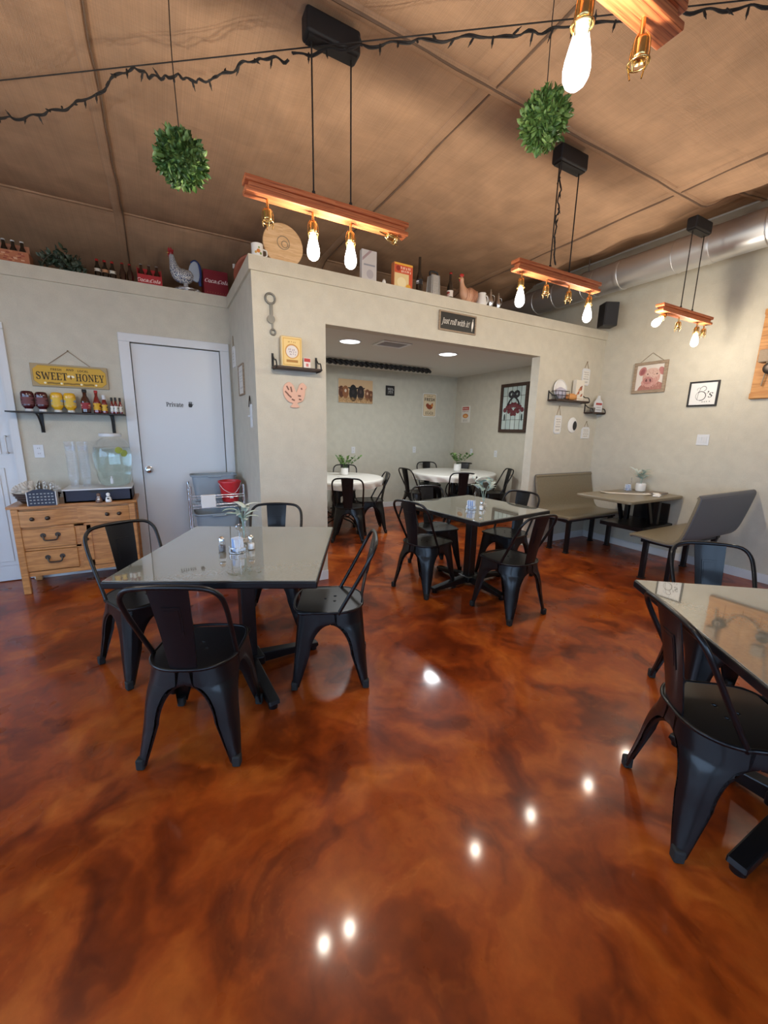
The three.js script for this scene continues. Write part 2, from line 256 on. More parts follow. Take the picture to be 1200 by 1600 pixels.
{
  const g = structGroup('ceiling');
  for (let i = 0; i < 4; i++) for (let k = 0; k < 4; k++) {
    const nu = 44, nv = 44, pos = [], uv = [], idx = [];
    for (let a = 0; a <= nu; a++) for (let b = 0; b <= nv; b++) { const x = mix(CX[i], CX[i + 1], a / nu), z = mix(CZ[k], CZ[k + 1], b / nv), xe = Math.min(Math.max(x, CX[i] + 1e-4), CX[i + 1] - 1e-4), ze = Math.max(Math.min(z, CZ[k] - 1e-4), CZ[k + 1] + 1e-4); pos.push(x, clothY(xe, ze), z); uv.push(x, z); }
    for (let a = 0; a < nu; a++) for (let b = 0; b < nv; b++) { const p = a * (nv + 1) + b, q = p + nv + 1; idx.push(p, q, p + 1, q, q + 1, p + 1); }
    const ge = new THREE.BufferGeometry(); ge.setAttribute('position', new THREE.Float32BufferAttribute(pos, 3)); ge.setAttribute('uv', new THREE.Float32BufferAttribute(uv, 2)); ge.setIndex(idx); ge.computeVertexNormals();
    const m = mesh('cloth_panel', ge, M.cloth, g); m.material.side = THREE.DoubleSide;
  }
  const ribbon = (along, at, a0, a1, w, drop, mat, name) => {   // hem band under a joint between two panels
    const pos = [], idx = [], uv = [], n = 90; for (let j = 0; j <= n; j++) { const s = mix(a0, a1, j / n), wob = 0.012 * fbm(s * 1.3, at * 3, 2); for (const [o, dy] of [[-w / 2, 0], [-w / 2 * 0.6, -1], [w / 2 * 0.6, -1], [w / 2, 0]]) { const x = along === 'x' ? s : at + o + wob, z = along === 'x' ? at + o + wob : s; pos.push(x, clothY(along === 'x' ? s : at, along === 'x' ? at : s) - 0.002 + dy * drop, z); uv.push(x, z); } }
    for (let j = 0; j < n; j++) for (let o = 0; o < 3; o++) { const p = j * 4 + o; idx.push(p, p + 4, p + 1, p + 4, p + 5, p + 1); }
    const ge = new THREE.BufferGeometry(); ge.setAttribute('position', new THREE.Float32BufferAttribute(pos, 3)); ge.setAttribute('uv', new THREE.Float32BufferAttribute(uv, 2)); ge.setIndex(idx); ge.computeVertexNormals(); mesh(name, ge, mat, g);
  };
  ribbon('x', -2.06, -3.3, 5.2, 0.07, 0.02, M.cloth, 'hem_band'); ribbon('x', -2.045, -3.3, 5.2, 0.014, 0.024, M.seam, 'seam_cord');
  ribbon('x', 0.6, -3.3, 5.2, 0.05, 0.012, M.cloth, 'hem_band'); ribbon('x', -4.75, -3.3, 5.2, 0.03, 0.01, M.cloth, 'hem_band');
  for (const x of [-0.2, 1.75, 3.7]) { ribbon('z', x, 3.2, -6.5, 0.08, 0.014, M.cloth, 'hem_band'); ribbon('z', x + 0.035, 3.2, -6.5, 0.009, 0.015, M.seam, 'seam_cord'); }
}
struct('trim_4', [bar([RW - 0.012, 3.655, 3.2], [RW - 0.012, 3.655, -6.5], 0.012)], M.trim);
// ------------------------------------------------------------------ galvanised duct with hangers
{
  const d = thing('air_duct', 'shiny galvanised round air duct running along the right wall under the cloth ceiling', 'duct', [4.9, 3.285, 0]);
  for (let z = 3.1, i = 0; z > -5.4; z -= 0.9, i++) {
    const a = mesh('duct_section', [lathe([[0.158, 0], [0.16, 0.004], [0.16, 0.44], [0.162, 0.45], [0.16, 0.46], [0.16, 0.886], [0.158, 0.89]], 40)], M.galv, d); a.rotation.x = -Math.PI / 2; a.position.z = z;
    const j = mesh('joint_band', [lathe([[0.16, -0.03], [0.166, -0.026], [0.164, 0], [0.166, 0.026], [0.16, 0.03]], 40), box(0.012, 0.02, 0.012, 0.166, 0, 0), torus(0.1615, 0.004, 0, 0.3, 0, [Math.PI / 2, 0, 0], Math.PI * 2, 40)], M.galv, d); j.rotation.x = -Math.PI / 2; j.position.z = z;
    if (i % 2) mesh('hanger_strap', [torus(0.164, 0.005, 0, 0, z - 0.45, [0, 0, 0], Math.PI * 2, 40), box(0.025, 0.28, 0.003, 0, 0.3, z - 0.45)], M.steel, d);
  }
}

// ------------------------------------------------------------------ pressed-metal chairs (front of the chair is +z)
const chairGeo = {};
{
  const seatShape = new THREE.Shape(); { const h = 0.187, f = 0.04, b = 0.15; seatShape.moveTo(-h + f, -h); seatShape.lineTo(h - f, -h); seatShape.absarc(h - f, -h + f, f, -Math.PI / 2, 0); seatShape.lineTo(h, h - b); seatShape.absarc(h - b, h - b, b, 0, Math.PI / 2); seatShape.lineTo(-h + b, h); seatShape.absarc(-h + b, h - b, b, Math.PI / 2, Math.PI); seatShape.lineTo(-h, -h + f); seatShape.absarc(-h + f, -h + f, f, Math.PI, Math.PI * 1.5); }
  const rim = seatShape.getPoints(8).map((p) => [p.x * 0.985, 0.451, -p.y * 0.985]).filter((p, i, a) => i === 0 || Math.hypot(p[0] - a[i - 1][0], p[2] - a[i - 1][2]) > 0.004); rim.pop();
  for (const [a, b] of [[-0.035, 0.02], [0.035, 0.02], [0, -0.035]]) { const h = new THREE.Path(); h.absarc(a, b, 0.006, 0, Math.PI * 2, true); seatShape.holes.push(h); }
  chairGeo.seat = join([ext(seatShape, 0.014, 0.005, { r: [-Math.PI / 2, 0, 0], p: [0, 0.44, 0] }), tube(rim, 0.0075, 96, 6, true)]);
  const ya = 0.375, half = (y) => mix(0.216, 0.18, y / 0.435);
  const legw = (y) => { const c = half(y); if (y >= ya) return c; const u = Math.min(1, (ya - y) / 0.17), w1 = c - 0.085, w = u < 1 ? w1 * Math.sqrt(1 - (1 - u) * (1 - u)) : mix(c - 0.036, c - 0.085, y / (ya - 0.17)); return c - w; };
  const ys = [0.445, 0.41, 0.385, 0.3749, 0.3725, 0.368, 0.36, 0.35, 0.335, 0.318, 0.298, 0.275, 0.25, 0.225, 0.205, 0.16, 0.11, 0.06, 0.018];
  chairGeo.leg = (sx, sz) => {
    const rows = ys.map((y) => { const c = half(y), w = legw(y), r = Math.min(w * (sz < 0 ? 0.8 : 0.55), mix(0.018, sz < 0 ? 0.14 : 0.05, y / 0.44)), pts = []; const k = 0.006;
      pts.push([c - k * (w < c ? 1 : 0), c - w], [c, c - w * 0.8 - r * 0.0], [c, c - (w + r) / 2]); for (let i = 0; i <= 4; i++) { const t = i / 4 * Math.PI / 2; pts.push([c - r + r * Math.cos(t), c - r + r * Math.sin(t)]); } pts.push([c - (w + r) / 2, c], [c - w * 0.8, c], [c - w, c - k * (w < c ? 1 : 0)]); return pts.map(([a, b]) => [a * sx, y, b * sz]); });
    const n = rows[0].length, pos = rows.flat(2), idx = []; for (let j = 0; j < rows.length - 1; j++) for (let i = 0; i < n - 1; i++) { const p = j * n + i, q = p + n; idx.push(p, q, p + 1, q, q + 1, p + 1); }
    const ge = new THREE.BufferGeometry(); ge.setAttribute('position', new THREE.Float32BufferAttribute(pos, 3)); ge.setIndex(idx); ge.computeVertexNormals(); ge.setAttribute('uv', new THREE.Float32BufferAttribute(new Float32Array(pos.length / 3 * 2), 2));
    return ge;
  };
  chairGeo.foot = (sx, sz) => rbox(0.036, 0.05, 0.036, 0.008, sx * 0.2, 0.025, sz * 0.2);
  const S = [[0.18, 0.44, -0.045], [0.185, 0.52, -0.088], [0.192, 0.62, -0.142], [0.197, 0.72, -0.194], [0.19, 0.79, -0.229], [0.155, 0.83, -0.249], [0.09, 0.842, -0.256]];
  chairGeo.loop = tube([...S, [0, 0.845, -0.258], ...S.slice().reverse().map(([x, y, z]) => [-x, y, z])], 0.0105, 64, 8);
  const bend = (g) => { const P = g.attributes.position; for (let i = 0; i < P.count; i++) { const t = P.getY(i), w = mix(0.108, 0.155, t); P.setXYZ(i, P.getX(i) * w, 0.445 + t * 0.392, P.getZ(i) - 0.18 - 0.078 * t + 0.006 * Math.sin(t * Math.PI) + 0.012 * Math.pow(P.getX(i) * 2, 2) * 0.5); } g.computeVertexNormals(); return g; };
  chairGeo.splat = bend(new THREE.BoxGeometry(1, 1, 0.005, 6, 12, 1).translate(0, 0.5, 0));
  chairGeo.emboss = join([bend(new THREE.BoxGeometry(0.5, 0.34, 0.011, 4, 6, 1).translate(0, 0.62, 0)), bend(new THREE.BoxGeometry(0.4, 0.28, 0.014, 4, 6, 1).translate(0, 0.62, 0))]);
  chairGeo.brace = join([bar([-0.12, 0.41, -0.12], [0.15, 0.41, 0.15], 0.006), bar([0.12, 0.41, -0.12], [-0.15, 0.41, 0.15], 0.006)]);
}
function makeChair(label, pos, ry) {
  const c = thing('metal_chair', label, 'chair', pos, ry);
  mesh('seat', chairGeo.seat, M.black, c); for (const sx of [-1, 1]) for (const sz of [-1, 1]) { const l = mesh('leg', chairGeo.leg(sx, sz), M.black, c); mesh('foot_cap', chairGeo.foot(sx, sz), M.rubber, l); }
  mesh('back_frame', chairGeo.loop, M.black, c); const s = mesh('back_splat', chairGeo.splat, M.black, c); mesh('embossed_panel', chairGeo.emboss, M.black, s); mesh('cross_brace', chairGeo.brace, M.black, c); return c;
}
const face = (dx, dz) => Math.atan2(dx, dz);
const CH = [
  ['black metal chair with its back to the viewer, near side of the nearest table', [0.07, 0, -1.855], face(0.42, -0.91)],
  ['black metal chair between the oak dresser and the nearest table', [-0.18, 0, -2.66], face(0.42, 0.91)],
  ['black metal chair with a blue sheen on its back, in front of the cart', [0.66, 0, -2.92], face(-0.36, 0.93)],
  ['black metal chair seen from the side, its pale shiny seat right of the nearest table', [0.798, 0, -2.08], face(-0.92, -0.4)],
  ['black metal chair left of the middle square table, back splat turned to the viewer', [2.035, 0, -2.9], face(0.96, -0.27)],
  ['black metal chair at the far side of the middle square table', [2.46, 0, -3.33], face(-0.15, 0.99)],
  ['black metal chair at the middle square table, in front of the booth bench', [2.97, 0, -2.82], face(-0.97, 0.2)],
  ['black metal chair nearest the viewer at the middle square table', [2.385, 0, -2.19], face(-0.05, -1)],
  ['large black metal chair in the foreground, pulled up to the cut-off table', [1.725, 0, -0.51], face(0.79, 0.61)],
  ['black metal chair behind the cut-off table, near the second booth bench', [2.5, 0, -0.83], face(-0.68, 0.73)],
  ['black metal chair at the near side of the round table behind the white column', [2.08, 0, -4.73], face(0.5, -0.86)],
  ['black metal chair seen from the side between the two round tables', [2.54, 0, -5.05], face(-0.96, -0.28)],
  ['black metal chair against the back wall at the half-hidden round table', [2.6, 0, -6.12], face(-0.42, 0.9)],
  ['black metal chair behind the larger round table, left of its green plant', [4.4, 0, -6.22], face(-0.3, 0.95)],
  ['black metal chair behind the larger round table, right of its green plant', [4.93, 0, -5.9], face(-0.75, 0.66)],
  ['black metal chair right of the larger round table, beside the alcove wall', [4.8, 0, -4.92], face(-0.9, -0.4)],
  ['black metal chair at the near side of the larger round table', [3.95, 0, -4.76], face(0.5, -0.86)],
  ['black metal chair on the left of the larger round table, seen from the side', [3.6, 0, -5.45], face(1, -0.05)],
];
let chair0;
CH.forEach(([label, pos, ry]) => { if (!chair0) chair0 = makeChair(label, pos, ry); else again(chair0, label, pos, ry); });

// ------------------------------------------------------------------ square pedestal tables
function pedestalTable(label, x, z, ry, w, d, baseTurn) {
  const t = thing('square_table', label, 'table', [x, 0, z], ry);
  const top = mesh('tabletop', [rbox(w, 0.036, d, 0.008, 0, 0.744, 0)], M.black, t); mesh('top_surface', uvm(join([rbox(w - 0.012, 0.004, d - 0.012, 0.0018, 0, 0.7625, 0)])), M.laminate, top);
  const b = baseTurn - ry;
  mesh('column', [rbox(0.08, 0.69, 0.08, 0.006, 0, 0.385, 0, [0, b, 0]), rbox(0.3, 0.012, 0.3, 0.004, 0, 0.72, 0, [0, b, 0]), rbox(0.15, 0.06, 0.15, 0.012, 0, 0.07, 0, [0, b, 0])], M.black, t);
  for (let i = 0; i < 4; i++) {
    const s = shapeOf([[0.03, 0.03], [0.43, 0.02], [0.445, 0.03], [0.44, 0.05], [0.05, 0.1]]);
    const g = join([ext(s, 0.06, 0.006, { p: [0, 0, -0.03] }), cyl(0.024, 0.026, 0.03, 0.415, 0.015, 0)]); g.rotateY(b + i * Math.PI / 2); mesh('base_foot', g, M.black, t);
  }
  return t;
}
pedestalTable('square table nearest the dresser, glossy grey top on a black pedestal, with a leafy vase', 0.352, -2.3, -0.447, 0.95, 1.03, 0.1);
pedestalTable('middle square table with four black chairs, glossy grey top on a black pedestal', 2.47, -2.78, 0.12, 0.94, 0.98, 0.06);
pedestalTable('glossy square table cut off by the picture edge, empty top, black pedestal', 2.005, -0.335, -0.66, 0.95, 0.95, -0.05);

// ------------------------------------------------------------------ round tables with fitted cloths and scrolled iron bases
function roundTable(label, clothLabel, x, z, R) {
  const t = thing('round_table', label, 'table', [x, 0, z]);
  mesh('tabletop', [cyl(R - 0.03, R - 0.03, 0.025, 0, 0.742, 0, [0, 0, 0], 48)], M.darkWood, t);
  mesh('post', [cyl(0.03, 0.03, 0.5, 0, 0.48, 0), cyl(0.2, 0.2, 0.01, 0, 0.724, 0), ball(0.045, 0, 0.25, 0), ball(0.035, 0, 0.62, 0)], M.iron, t);
  for (let i = 0; i < 4; i++) {
    const p = []; for (let k = 0; k < 12; k++) { const a = k / 11 * 4.6 + 1.2, r = 0.02 + 0.05 * k / 11; p.push([0.15 + Math.cos(a) * r, 0.25 + Math.sin(a) * r, 0]); }
    const g = join([tube([[0.03, 0.6, 0], [0.1, 0.52, 0], [0.12, 0.4, 0], [0.05, 0.28, 0], [0.08, 0.16, 0], [0.22, 0.12, 0], [0.33, 0.06, 0], [0.38, 0.012, 0]], 0.011, 40, 7), tube(p, 0.009, 36, 6), tube([[0.03, 0.58, 0], [0.12, 0.66, 0], [0.19, 0.715, 0]], 0.009, 14, 6)]); g.rotateY(i * Math.PI / 2 + 0.5); mesh('scroll_leg', g, M.iron, t);
  }
  const c = thing('tablecloth', clothLabel, 'tablecloth', [x, 0, z]);
  const pos = [], idx = [], n = 96, prof = [[0.02, 0.758], [0.3, 0.7585], [R - 0.06, 0.759], [R - 0.015, 0.7575], [R, 0.748], [R + 0.004, 0.72], [R - 0.002, 0.685], [R - 0.01, 0.655]];
  for (let i = 0; i <= n; i++) { const a = i / n * Math.PI * 2; prof.forEach(([r, y], k) => { const w = k > 5 ? 0.008 * Math.sin(a * 17 + k) * (k - 5) : 0; pos.push((r + w) * Math.cos(a), y + (k === 7 ? 0.006 * Math.sin(a * 9) : 0), (r + w) * Math.sin(a)); }); }
  for (let i = 0; i < n; i++) for (let k = 0; k < prof.length - 1; k++) { const p = i * prof.length + k, q = p + prof.length; idx.push(p, p + 1, q, q, p + 1, q + 1); }
  const ge = new THREE.BufferGeometry(); ge.setAttribute('position', new THREE.Float32BufferAttribute(pos, 3)); ge.setAttribute('uv', new THREE.Float32BufferAttribute(new Float32Array(pos.length / 3 * 2), 2)); ge.setIndex(idx); ge.computeVertexNormals();
  mesh('cloth_cover', ge, M.vinyl, c);
}
M.vinyl = phys([0.72, 0.7, 0.64], 0.35, { side: THREE.DoubleSide });
roundTable('smaller-looking round table half hidden behind the white column', 'pale fitted cover on the round table half hidden by the column', 2.2, -5.4, 0.66);
roundTable('larger-looking round table in the middle of the alcove, five chairs around it', 'pale fitted cover on the round table in the middle of the alcove', 4.33, -5.43, 0.72);

// ------------------------------------------------------------------ booth: two moulded benches and a wall table
function bench(label, pos, ry, W) {           // seat faces +z, width along x, origin at floor under the middle of the back
  const b = thing('booth_bench', label, 'bench', pos, ry);
  const prof = [[0.014, 0.912], [0.0, 0.89], [0.03, 0.74], [0.07, 0.58], [0.098, 0.505], [0.14, 0.46], [0.2, 0.447], [0.33, 0.452], [0.46, 0.464], [0.52, 0.462], [0.538, 0.448]];   // z, y
  const c = new THREE.CatmullRomCurve3(prof.map(([z, y]) => V(0, y, z)), false, 'catmullrom', 0.4).getPoints(36), th = 0.024, outer = [], inner = [];
  c.forEach((p, i) => { const a = c[Math.max(0, i - 1)], d = c[Math.min(c.length - 1, i + 1)], t = d.clone().sub(a).normalize(); outer.push([p.z - t.y * th / 2 * -1, p.y - t.z * th / 2]); inner.push([p.z + t.y * th / 2 * -1, p.y + t.z * th / 2]); });
  const g = ext(shapeOf([...outer, ...inner.reverse()]), W, 0.004, { r: [0, -Math.PI / 2, 0], p: [W / 2, 0, 0] }); mesh('moulded_shell', uvm(join([g])), M.booth, b);
  { const th2 = 0.008, o2 = [], i2 = []; c.forEach((p, i) => { const a = c[Math.max(0, i - 1)], d = c[Math.min(c.length - 1, i + 1)], t = d.clone().sub(a).normalize(), q = (k) => [p.z + t.y * k, p.y - t.z * k]; o2.push(q(th / 2 + th2)); i2.push(q(th / 2)); }); mesh('back_laminate', [ext(shapeOf([...o2, ...i2.reverse()]), W - 0.01, 0.001, { r: [0, -Math.PI / 2, 0], p: [W / 2 - 0.005, 0, 0] })], M.boothBack, b); }
  for (const z of [0.2, 0.44]) mesh('seat_rail', [box(W - 0.14, 0.035, 0.04, 0, 0.41, z)], M.black, b);
  for (const s of [-1, 1]) for (const z of [0.2, 0.44]) mesh('leg', [rbox(0.045, 0.42, 0.045, 0.005, s * (W / 2 - 0.14), 0.21, z), rbox(0.06, 0.012, 0.06, 0.003, s * (W / 2 - 0.14), 0.006, z)], M.black, b);
  for (const s of [-1, 1]) mesh('end_bracket', [box(0.03, 0.05, 0.3, s * (W / 2 - 0.14), 0.405, 0.32)], M.black, b);
  return b;
}
bench('tan moulded booth bench against the partition, seat turned to the viewer', [4.635, 0, -3.475], 0, 1.1);
bench('tan moulded booth bench with its dark back to the viewer, along the right wall', [4.605, 0, -1.68], Math.PI, 1.1);
{
  const t = thing('booth_table', 'tan booth table fixed to the right wall between the two benches', 'table', [4.67, 0, -2.62]);
  mesh('tabletop', uvm(join([ext(rrect(1.04, 0.64, 0.04), 0.034, 0.008, { r: [-Math.PI / 2, 0, 0], p: [0, 0.731, 0] })])), M.booth, t);
  for (const z of [-0.17, 0.17]) mesh('support_post', [rbox(0.05, 0.32, 0.05, 0.005, 0.3, 0.57, z, [0, 0, 0]), rbox(0.05, 0.3, 0.03, 0.005, 0.14, 0.57, z, [0, 0, 0.4])], M.black, t);
  mesh('support_beam', [rbox(0.62, 0.05, 0.5, 0.006, 0.21, 0.4, 0), rbox(0.02, 0.3, 0.4, 0.004, 0.5, 0.5, 0)], M.black, t);
  mesh('under_rail', [box(0.7, 0.02, 0.05, 0.1, 0.72, -0.17), box(0.7, 0.02, 0.05, 0.1, 0.72, 0.17)], M.black, t);
}

// ------------------------------------------------------------------ oak dresser
{
  const d = thing('oak_dresser', 'antique oak dresser with bowed top drawer and bail pulls, under the condiment shelf', 'dresser', [-0.72, 0, -4.68]);
  const W = 0.84, D = 0.4, wave = (x) => 0.022 * Math.cos(x / (W / 2) * Math.PI * 1.5) * -1;      // serpentine front
  const front = (x0, x1, y0, y1, z, th, wavy) => { const pts = [], n = 24; for (let i = 0; i <= n; i++) { const x = mix(x0, x1, i / n); pts.push([x, z + (wavy ? wave(x) : 0)]); } for (let i = n; i >= 0; i--) { const x = mix(x0, x1, i / n); pts.push([x, z - th]); } return xf(ext(shapeOf(pts), y1 - y0, 0.003), { r: [Math.PI / 2, 0, 0], p: [0, y1, 0] }); };
  const oak = (name, g, p) => mesh(name, uvm(join(g)), M.oak, p || d);
  oak('carcass', [box(0.03, 0.57, D, -W / 2 + 0.015, 0.455, D / 2), box(0.03, 0.57, D, W / 2 - 0.015, 0.455, D / 2), box(W, 0.02, D - 0.02, 0, 0.18, D / 2 - 0.01), box(W, 0.57, 0.012, 0, 0.455, 0.006), box(W - 0.05, 0.018, 0.03, 0, 0.572, D - 0.015), box(W - 0.05, 0.02, 0.03, 0, 0.732, D - 0.015), box(0.07, 0.4, 0.03, 0, 0.38, D - 0.015), box(W / 2, 0.018, 0.03, -W / 4, 0.385, D - 0.015)]);
  oak('dresser_top', [front(-W / 2 - 0.04, W / 2 + 0.035, 0.742, 0.765, D + 0.03, D + 0.03, true)]);
  for (const [sx, sz] of [[-1, 1], [1, 1], [-1, 0], [1, 0]]) oak('leg', [rbox(0.05, 0.74, 0.05, 0.006, sx * (W / 2 - 0.01), 0.37, sz ? D - 0.005 : 0.03), ...(sz ? [lathe([[0.0, -0.02], [0.02, -0.02], [0.026, 0], [0.02, 0.02], [0, 0.02]], 14, [sx * (W / 2 - 0.01), 0.03, D - 0.005])] : [])]);
  oak('apron', [front(-W / 2 + 0.03, W / 2 - 0.03, 0.145, 0.185, D, 0.02, false)]);
  const knobs = (p, xs, y, z) => xs.forEach((x) => mesh('knob', [xf(lathe([[0, 0.022], [0.012, 0.02], [0.017, 0.012], [0.008, 0.004], [0.018, 0.001], [0.018, 0]], 14), { r: [Math.PI / 2, 0, 0], p: [x, y, z + (wave(x)) ] })], M.pewterDark, p));
  const d1 = oak('drawer', [front(-W / 2 + 0.035, W / 2 - 0.035, 0.585, 0.722, D + 0.012, 0.03, true)]); knobs(d1, [-0.3, -0.2, 0.22, 0.31], 0.655, D + 0.01);
  const pull = (p, x, y) => mesh('bail_pull', [xf(cyl(0.016, 0.02, 0.008, 0, 0, 0), { r: [Math.PI / 2, 0, 0], p: [x - 0.05, y + 0.02, D + 0.014] }), xf(cyl(0.016, 0.02, 0.008, 0, 0, 0), { r: [Math.PI / 2, 0, 0], p: [x + 0.05, y + 0.02, D + 0.014] }), tube([[x - 0.05, y + 0.018, D + 0.02], [x - 0.045, y - 0.012, D + 0.032], [x - 0.03, y - 0.022, D + 0.034], [x + 0.03, y - 0.022, D + 0.034], [x + 0.045, y - 0.012, D + 0.032], [x + 0.05, y + 0.018, D + 0.02]], 0.006, 24, 6)], M.pewterDark, p);
  const d2 = oak('drawer', [rbox(0.365, 0.165, 0.025, 0.006, -0.212, 0.48, D)]), d3 = oak('drawer', [rbox(0.365, 0.178, 0.025, 0.006, -0.212, 0.282, D)]); pull(d2, -0.2, 0.485); pull(d3, -0.19, 0.29);
  const cd = oak('cupboard_door', [box(0.36, 0.37, 0.018, 0.205, 0.378, D - 0.005), box(0.06, 0.37, 0.012, 0.055, 0.378, D + 0.008), box(0.06, 0.37, 0.012, 0.355, 0.378, D + 0.008), box(0.3, 0.05, 0.012, 0.205, 0.538, D + 0.008), box(0.3, 0.05, 0.012, 0.205, 0.218, D + 0.008)]);
  mesh('knob', [ball(0.014, 0.05, 0.44, D + 0.028)], M.pewterDark, cd);
}

// ------------------------------------------------------------------ pendant lamps
const bulbProfile = [[0.0, -0.13], [0.012, -0.128], [0.023, -0.12], [0.0305, -0.106], [0.0325, -0.09], [0.03, -0.07], [0.0245, -0.047], [0.019, -0.026], [0.0145, -0.01], [0.013, 0]];
const gSocket = join([cyl(0.006, 0.006, 0.05, 0, -0.025, 0), lathe([[0.0, -0.045], [0.016, -0.047], [0.019, -0.055], [0.019, -0.085], [0.017, -0.095], [0.0, -0.096]], 18), ...[0, 1, 2, 3].map((i) => { const a = i * Math.PI / 2; return tube([[Math.cos(a) * 0.012, -0.04, Math.sin(a) * 0.012], [Math.cos(a) * 0.024, -0.06, Math.sin(a) * 0.024], [Math.cos(a) * 0.026, -0.1, Math.sin(a) * 0.026], [Math.cos(a) * 0.02, -0.125, Math.sin(a) * 0.02]], 0.0022, 10, 5); }), torus(0.025, 0.003, 0, -0.1, 0, [Math.PI / 2, 0, 0], Math.PI * 2, 18)]);
const gBulb = lathe(bulbProfile, 24), gCap = join([cyl(0.013, 0.013, 0.02, 0, 0.006, 0)]);
function pendant(label, x, z, fittings, twist = 0) {         // fittings: [offset, lit, tilt about z, tilt about x]
  const p = thing('pendant_lamp', label, 'pendant lamp', [x, 0, z], twist);
  mesh('canopy', [rbox(0.27, 0.1, 0.085, 0.014, 0, 3.255, 0), box(0.24, 0.008, 0.06, 0, 3.203, 0)], M.matteBlack, p);
  for (const s of [-0.1, 0.1]) mesh('cable', [bar([s, 3.205, 0], [s, 2.565, 0], 0.0042, 8), cyl(0.008, 0.008, 0.03, s, 2.575, 0)], M.cord, p);
  mesh('wood_bar', [uvm(rbox(0.87, 0.024, 0.075, 0.004, 0, 2.551, 0), 1), uvm(rbox(0.83, 0.026, 0.05, 0.003, 0, 2.528, 0), 1), uvm(rbox(0.87, 0.02, 0.07, 0.004, 0, 2.507, 0), 1)], M.beam, p);
  for (const [o, lit, tz = 0, tx = 0] of fittings) {
    const s = mesh('socket', gSocket, M.brass, p); s.position.set(o, 2.5, 0); s.rotation.set(tx, 0, tz);
    const b = mesh('bulb', gBulb, lit ? M.bulbOn : M.bulbOff, s); b.position.y = -0.092; if (!lit) b.visible = true;
    if (!lit) { s.remove(b); }
    else { const l = new THREE.PointLight(BULB.color, BULB.cd, 0, 2); l.position.set(0, -0.19, 0); l.shadow.radius = 1.4; s.add(l); l.name = 'bulb_light'; }
  }
  return p;
}
pendant('copper-toned wooden bar pendant with two lit bulbs above the table nearest the dresser', 0.85, -2.15, [[-0.33, false], [-0.106, true], [0.1, true], [0.27, false, 1.35]]);
pendant('copper-toned wooden bar pendant above the middle square table, greenery and string lights on its cable', 2.57, -2.15, [[-0.365, true], [-0.12, false], [0.12, false], [0.355, true]]);
pendant('copper-toned wooden bar pendant above the booth, one bulb swung sideways', 4.31, -2.15, [[-0.3, true, -1.0], [-0.1, false], [0.23, true, 0, 0], [0.36, false]]);
pendant('copper-toned wooden bar pendant hanging beyond the picture edge before the dresser', -1.05, -2.15, [[-0.33, false], [-0.106, true], [0.1, true], [0.33, false]]);
pendant('pendant lamp cut off by the top edge, one big glowing bulb close to the viewer', 0.87, -0.8, [[-0.33, false], [0.087, true, 0.06, 0.1], [0.31, false]]);
pendant('copper-toned wooden bar pendant hanging beyond the picture edge near the right wall', 4.35, -0.9, [[-0.33, false], [-0.1, true], [0.1, false], [0.33, false]]);

// alcove downlights and vent
function downlight(label, x, z) {
  const d = thing('downlight', label, 'ceiling light', [x, 2.48, z]);
  mesh('trim_ring', [lathe([[0.118, -0.004], [0.122, -0.012], [0.14, -0.008], [0.144, 0]], 48)], M.white, d); mesh('diffuser', [cyl(0.12, 0.12, 0.004, 0, -0.004, 0, [0, 0, 0], 40)], M.disc, d);
  const l = new THREE.RectAreaLight(DOWN.color, DOWN.nits, 0.21, 0.21); l.position.set(0, -0.014, 0); l.rotation.x = -Math.PI / 2; l.name = 'downlight_glow'; d.add(l);
}
downlight('round white downlight glowing in the alcove ceiling above the half-hidden round table', 2.06, -4.68); downlight('round white downlight glowing in the alcove ceiling above the larger round table', 3.52, -4.67);
{
  const v = thing('ceiling_vent', 'square white air vent between the two alcove downlights', 'vent', [2.56, 2.48, -4.53]);
  mesh('vent_frame', [box(0.4, 0.012, 0.04, 0, -0.006, 0.13), box(0.4, 0.012, 0.04, 0, -0.006, -0.13), box(0.04, 0.012, 0.22, -0.18, -0.006, 0), box(0.04, 0.012, 0.22, 0.18, -0.006, 0)], M.white, v);
  for (let i = 0; i < 7; i++) mesh('louvre', [box(0.32, 0.002, 0.026, 0, -0.006, -0.096 + i * 0.032, [0.6, 0, 0])], M.white, v);
}

// ------------------------------------------------------------------ small builders
function sweep(pts, radii, seg = 40, rad = 20) {            // spine in the xy plane, elliptical rings [in-plane, across]
  const c = new THREE.CatmullRomCurve3(pts.map(([x, y]) => V(x, y, 0))), rc = new THREE.CatmullRomCurve3(radii.map(([a, b]) => V(a, b, 0))), pos = [], uv = [], idx = [];
  for (let i = 0; i <= seg; i++) { const t = i / seg, p = c.getPoint(t), d = c.getTangent(t), r = rc.getPoint(t); for (let k = 0; k <= rad; k++) { const a = k / rad * Math.PI * 2; pos.push(p.x - d.y * r.x * Math.cos(a), p.y + d.x * r.x * Math.cos(a), r.y * Math.sin(a)); uv.push(t * 3, k / rad * 2); } }
  for (let i = 0; i < seg; i++) for (let k = 0; k < rad; k++) { const p = i * (rad + 1) + k, q = p + rad + 1; idx.push(p, q, p + 1, q, q + 1, p + 1); }
  const g = new THREE.BufferGeometry(); g.setAttribute('position', new THREE.Float32BufferAttribute(pos, 3)); g.setAttribute('uv', new THREE.Float32BufferAttribute(uv, 2)); g.setIndex(idx); g.computeVertexNormals(); return g;
}
const leafShape = (l, w) => shapeOf([[0, 0], [w * 0.4, l * 0.18], [w * 0.5, l * 0.45], [w * 0.32, l * 0.78], [0, l], [-w * 0.32, l * 0.78], [-w * 0.5, l * 0.45], [-w * 0.4, l * 0.18]]);
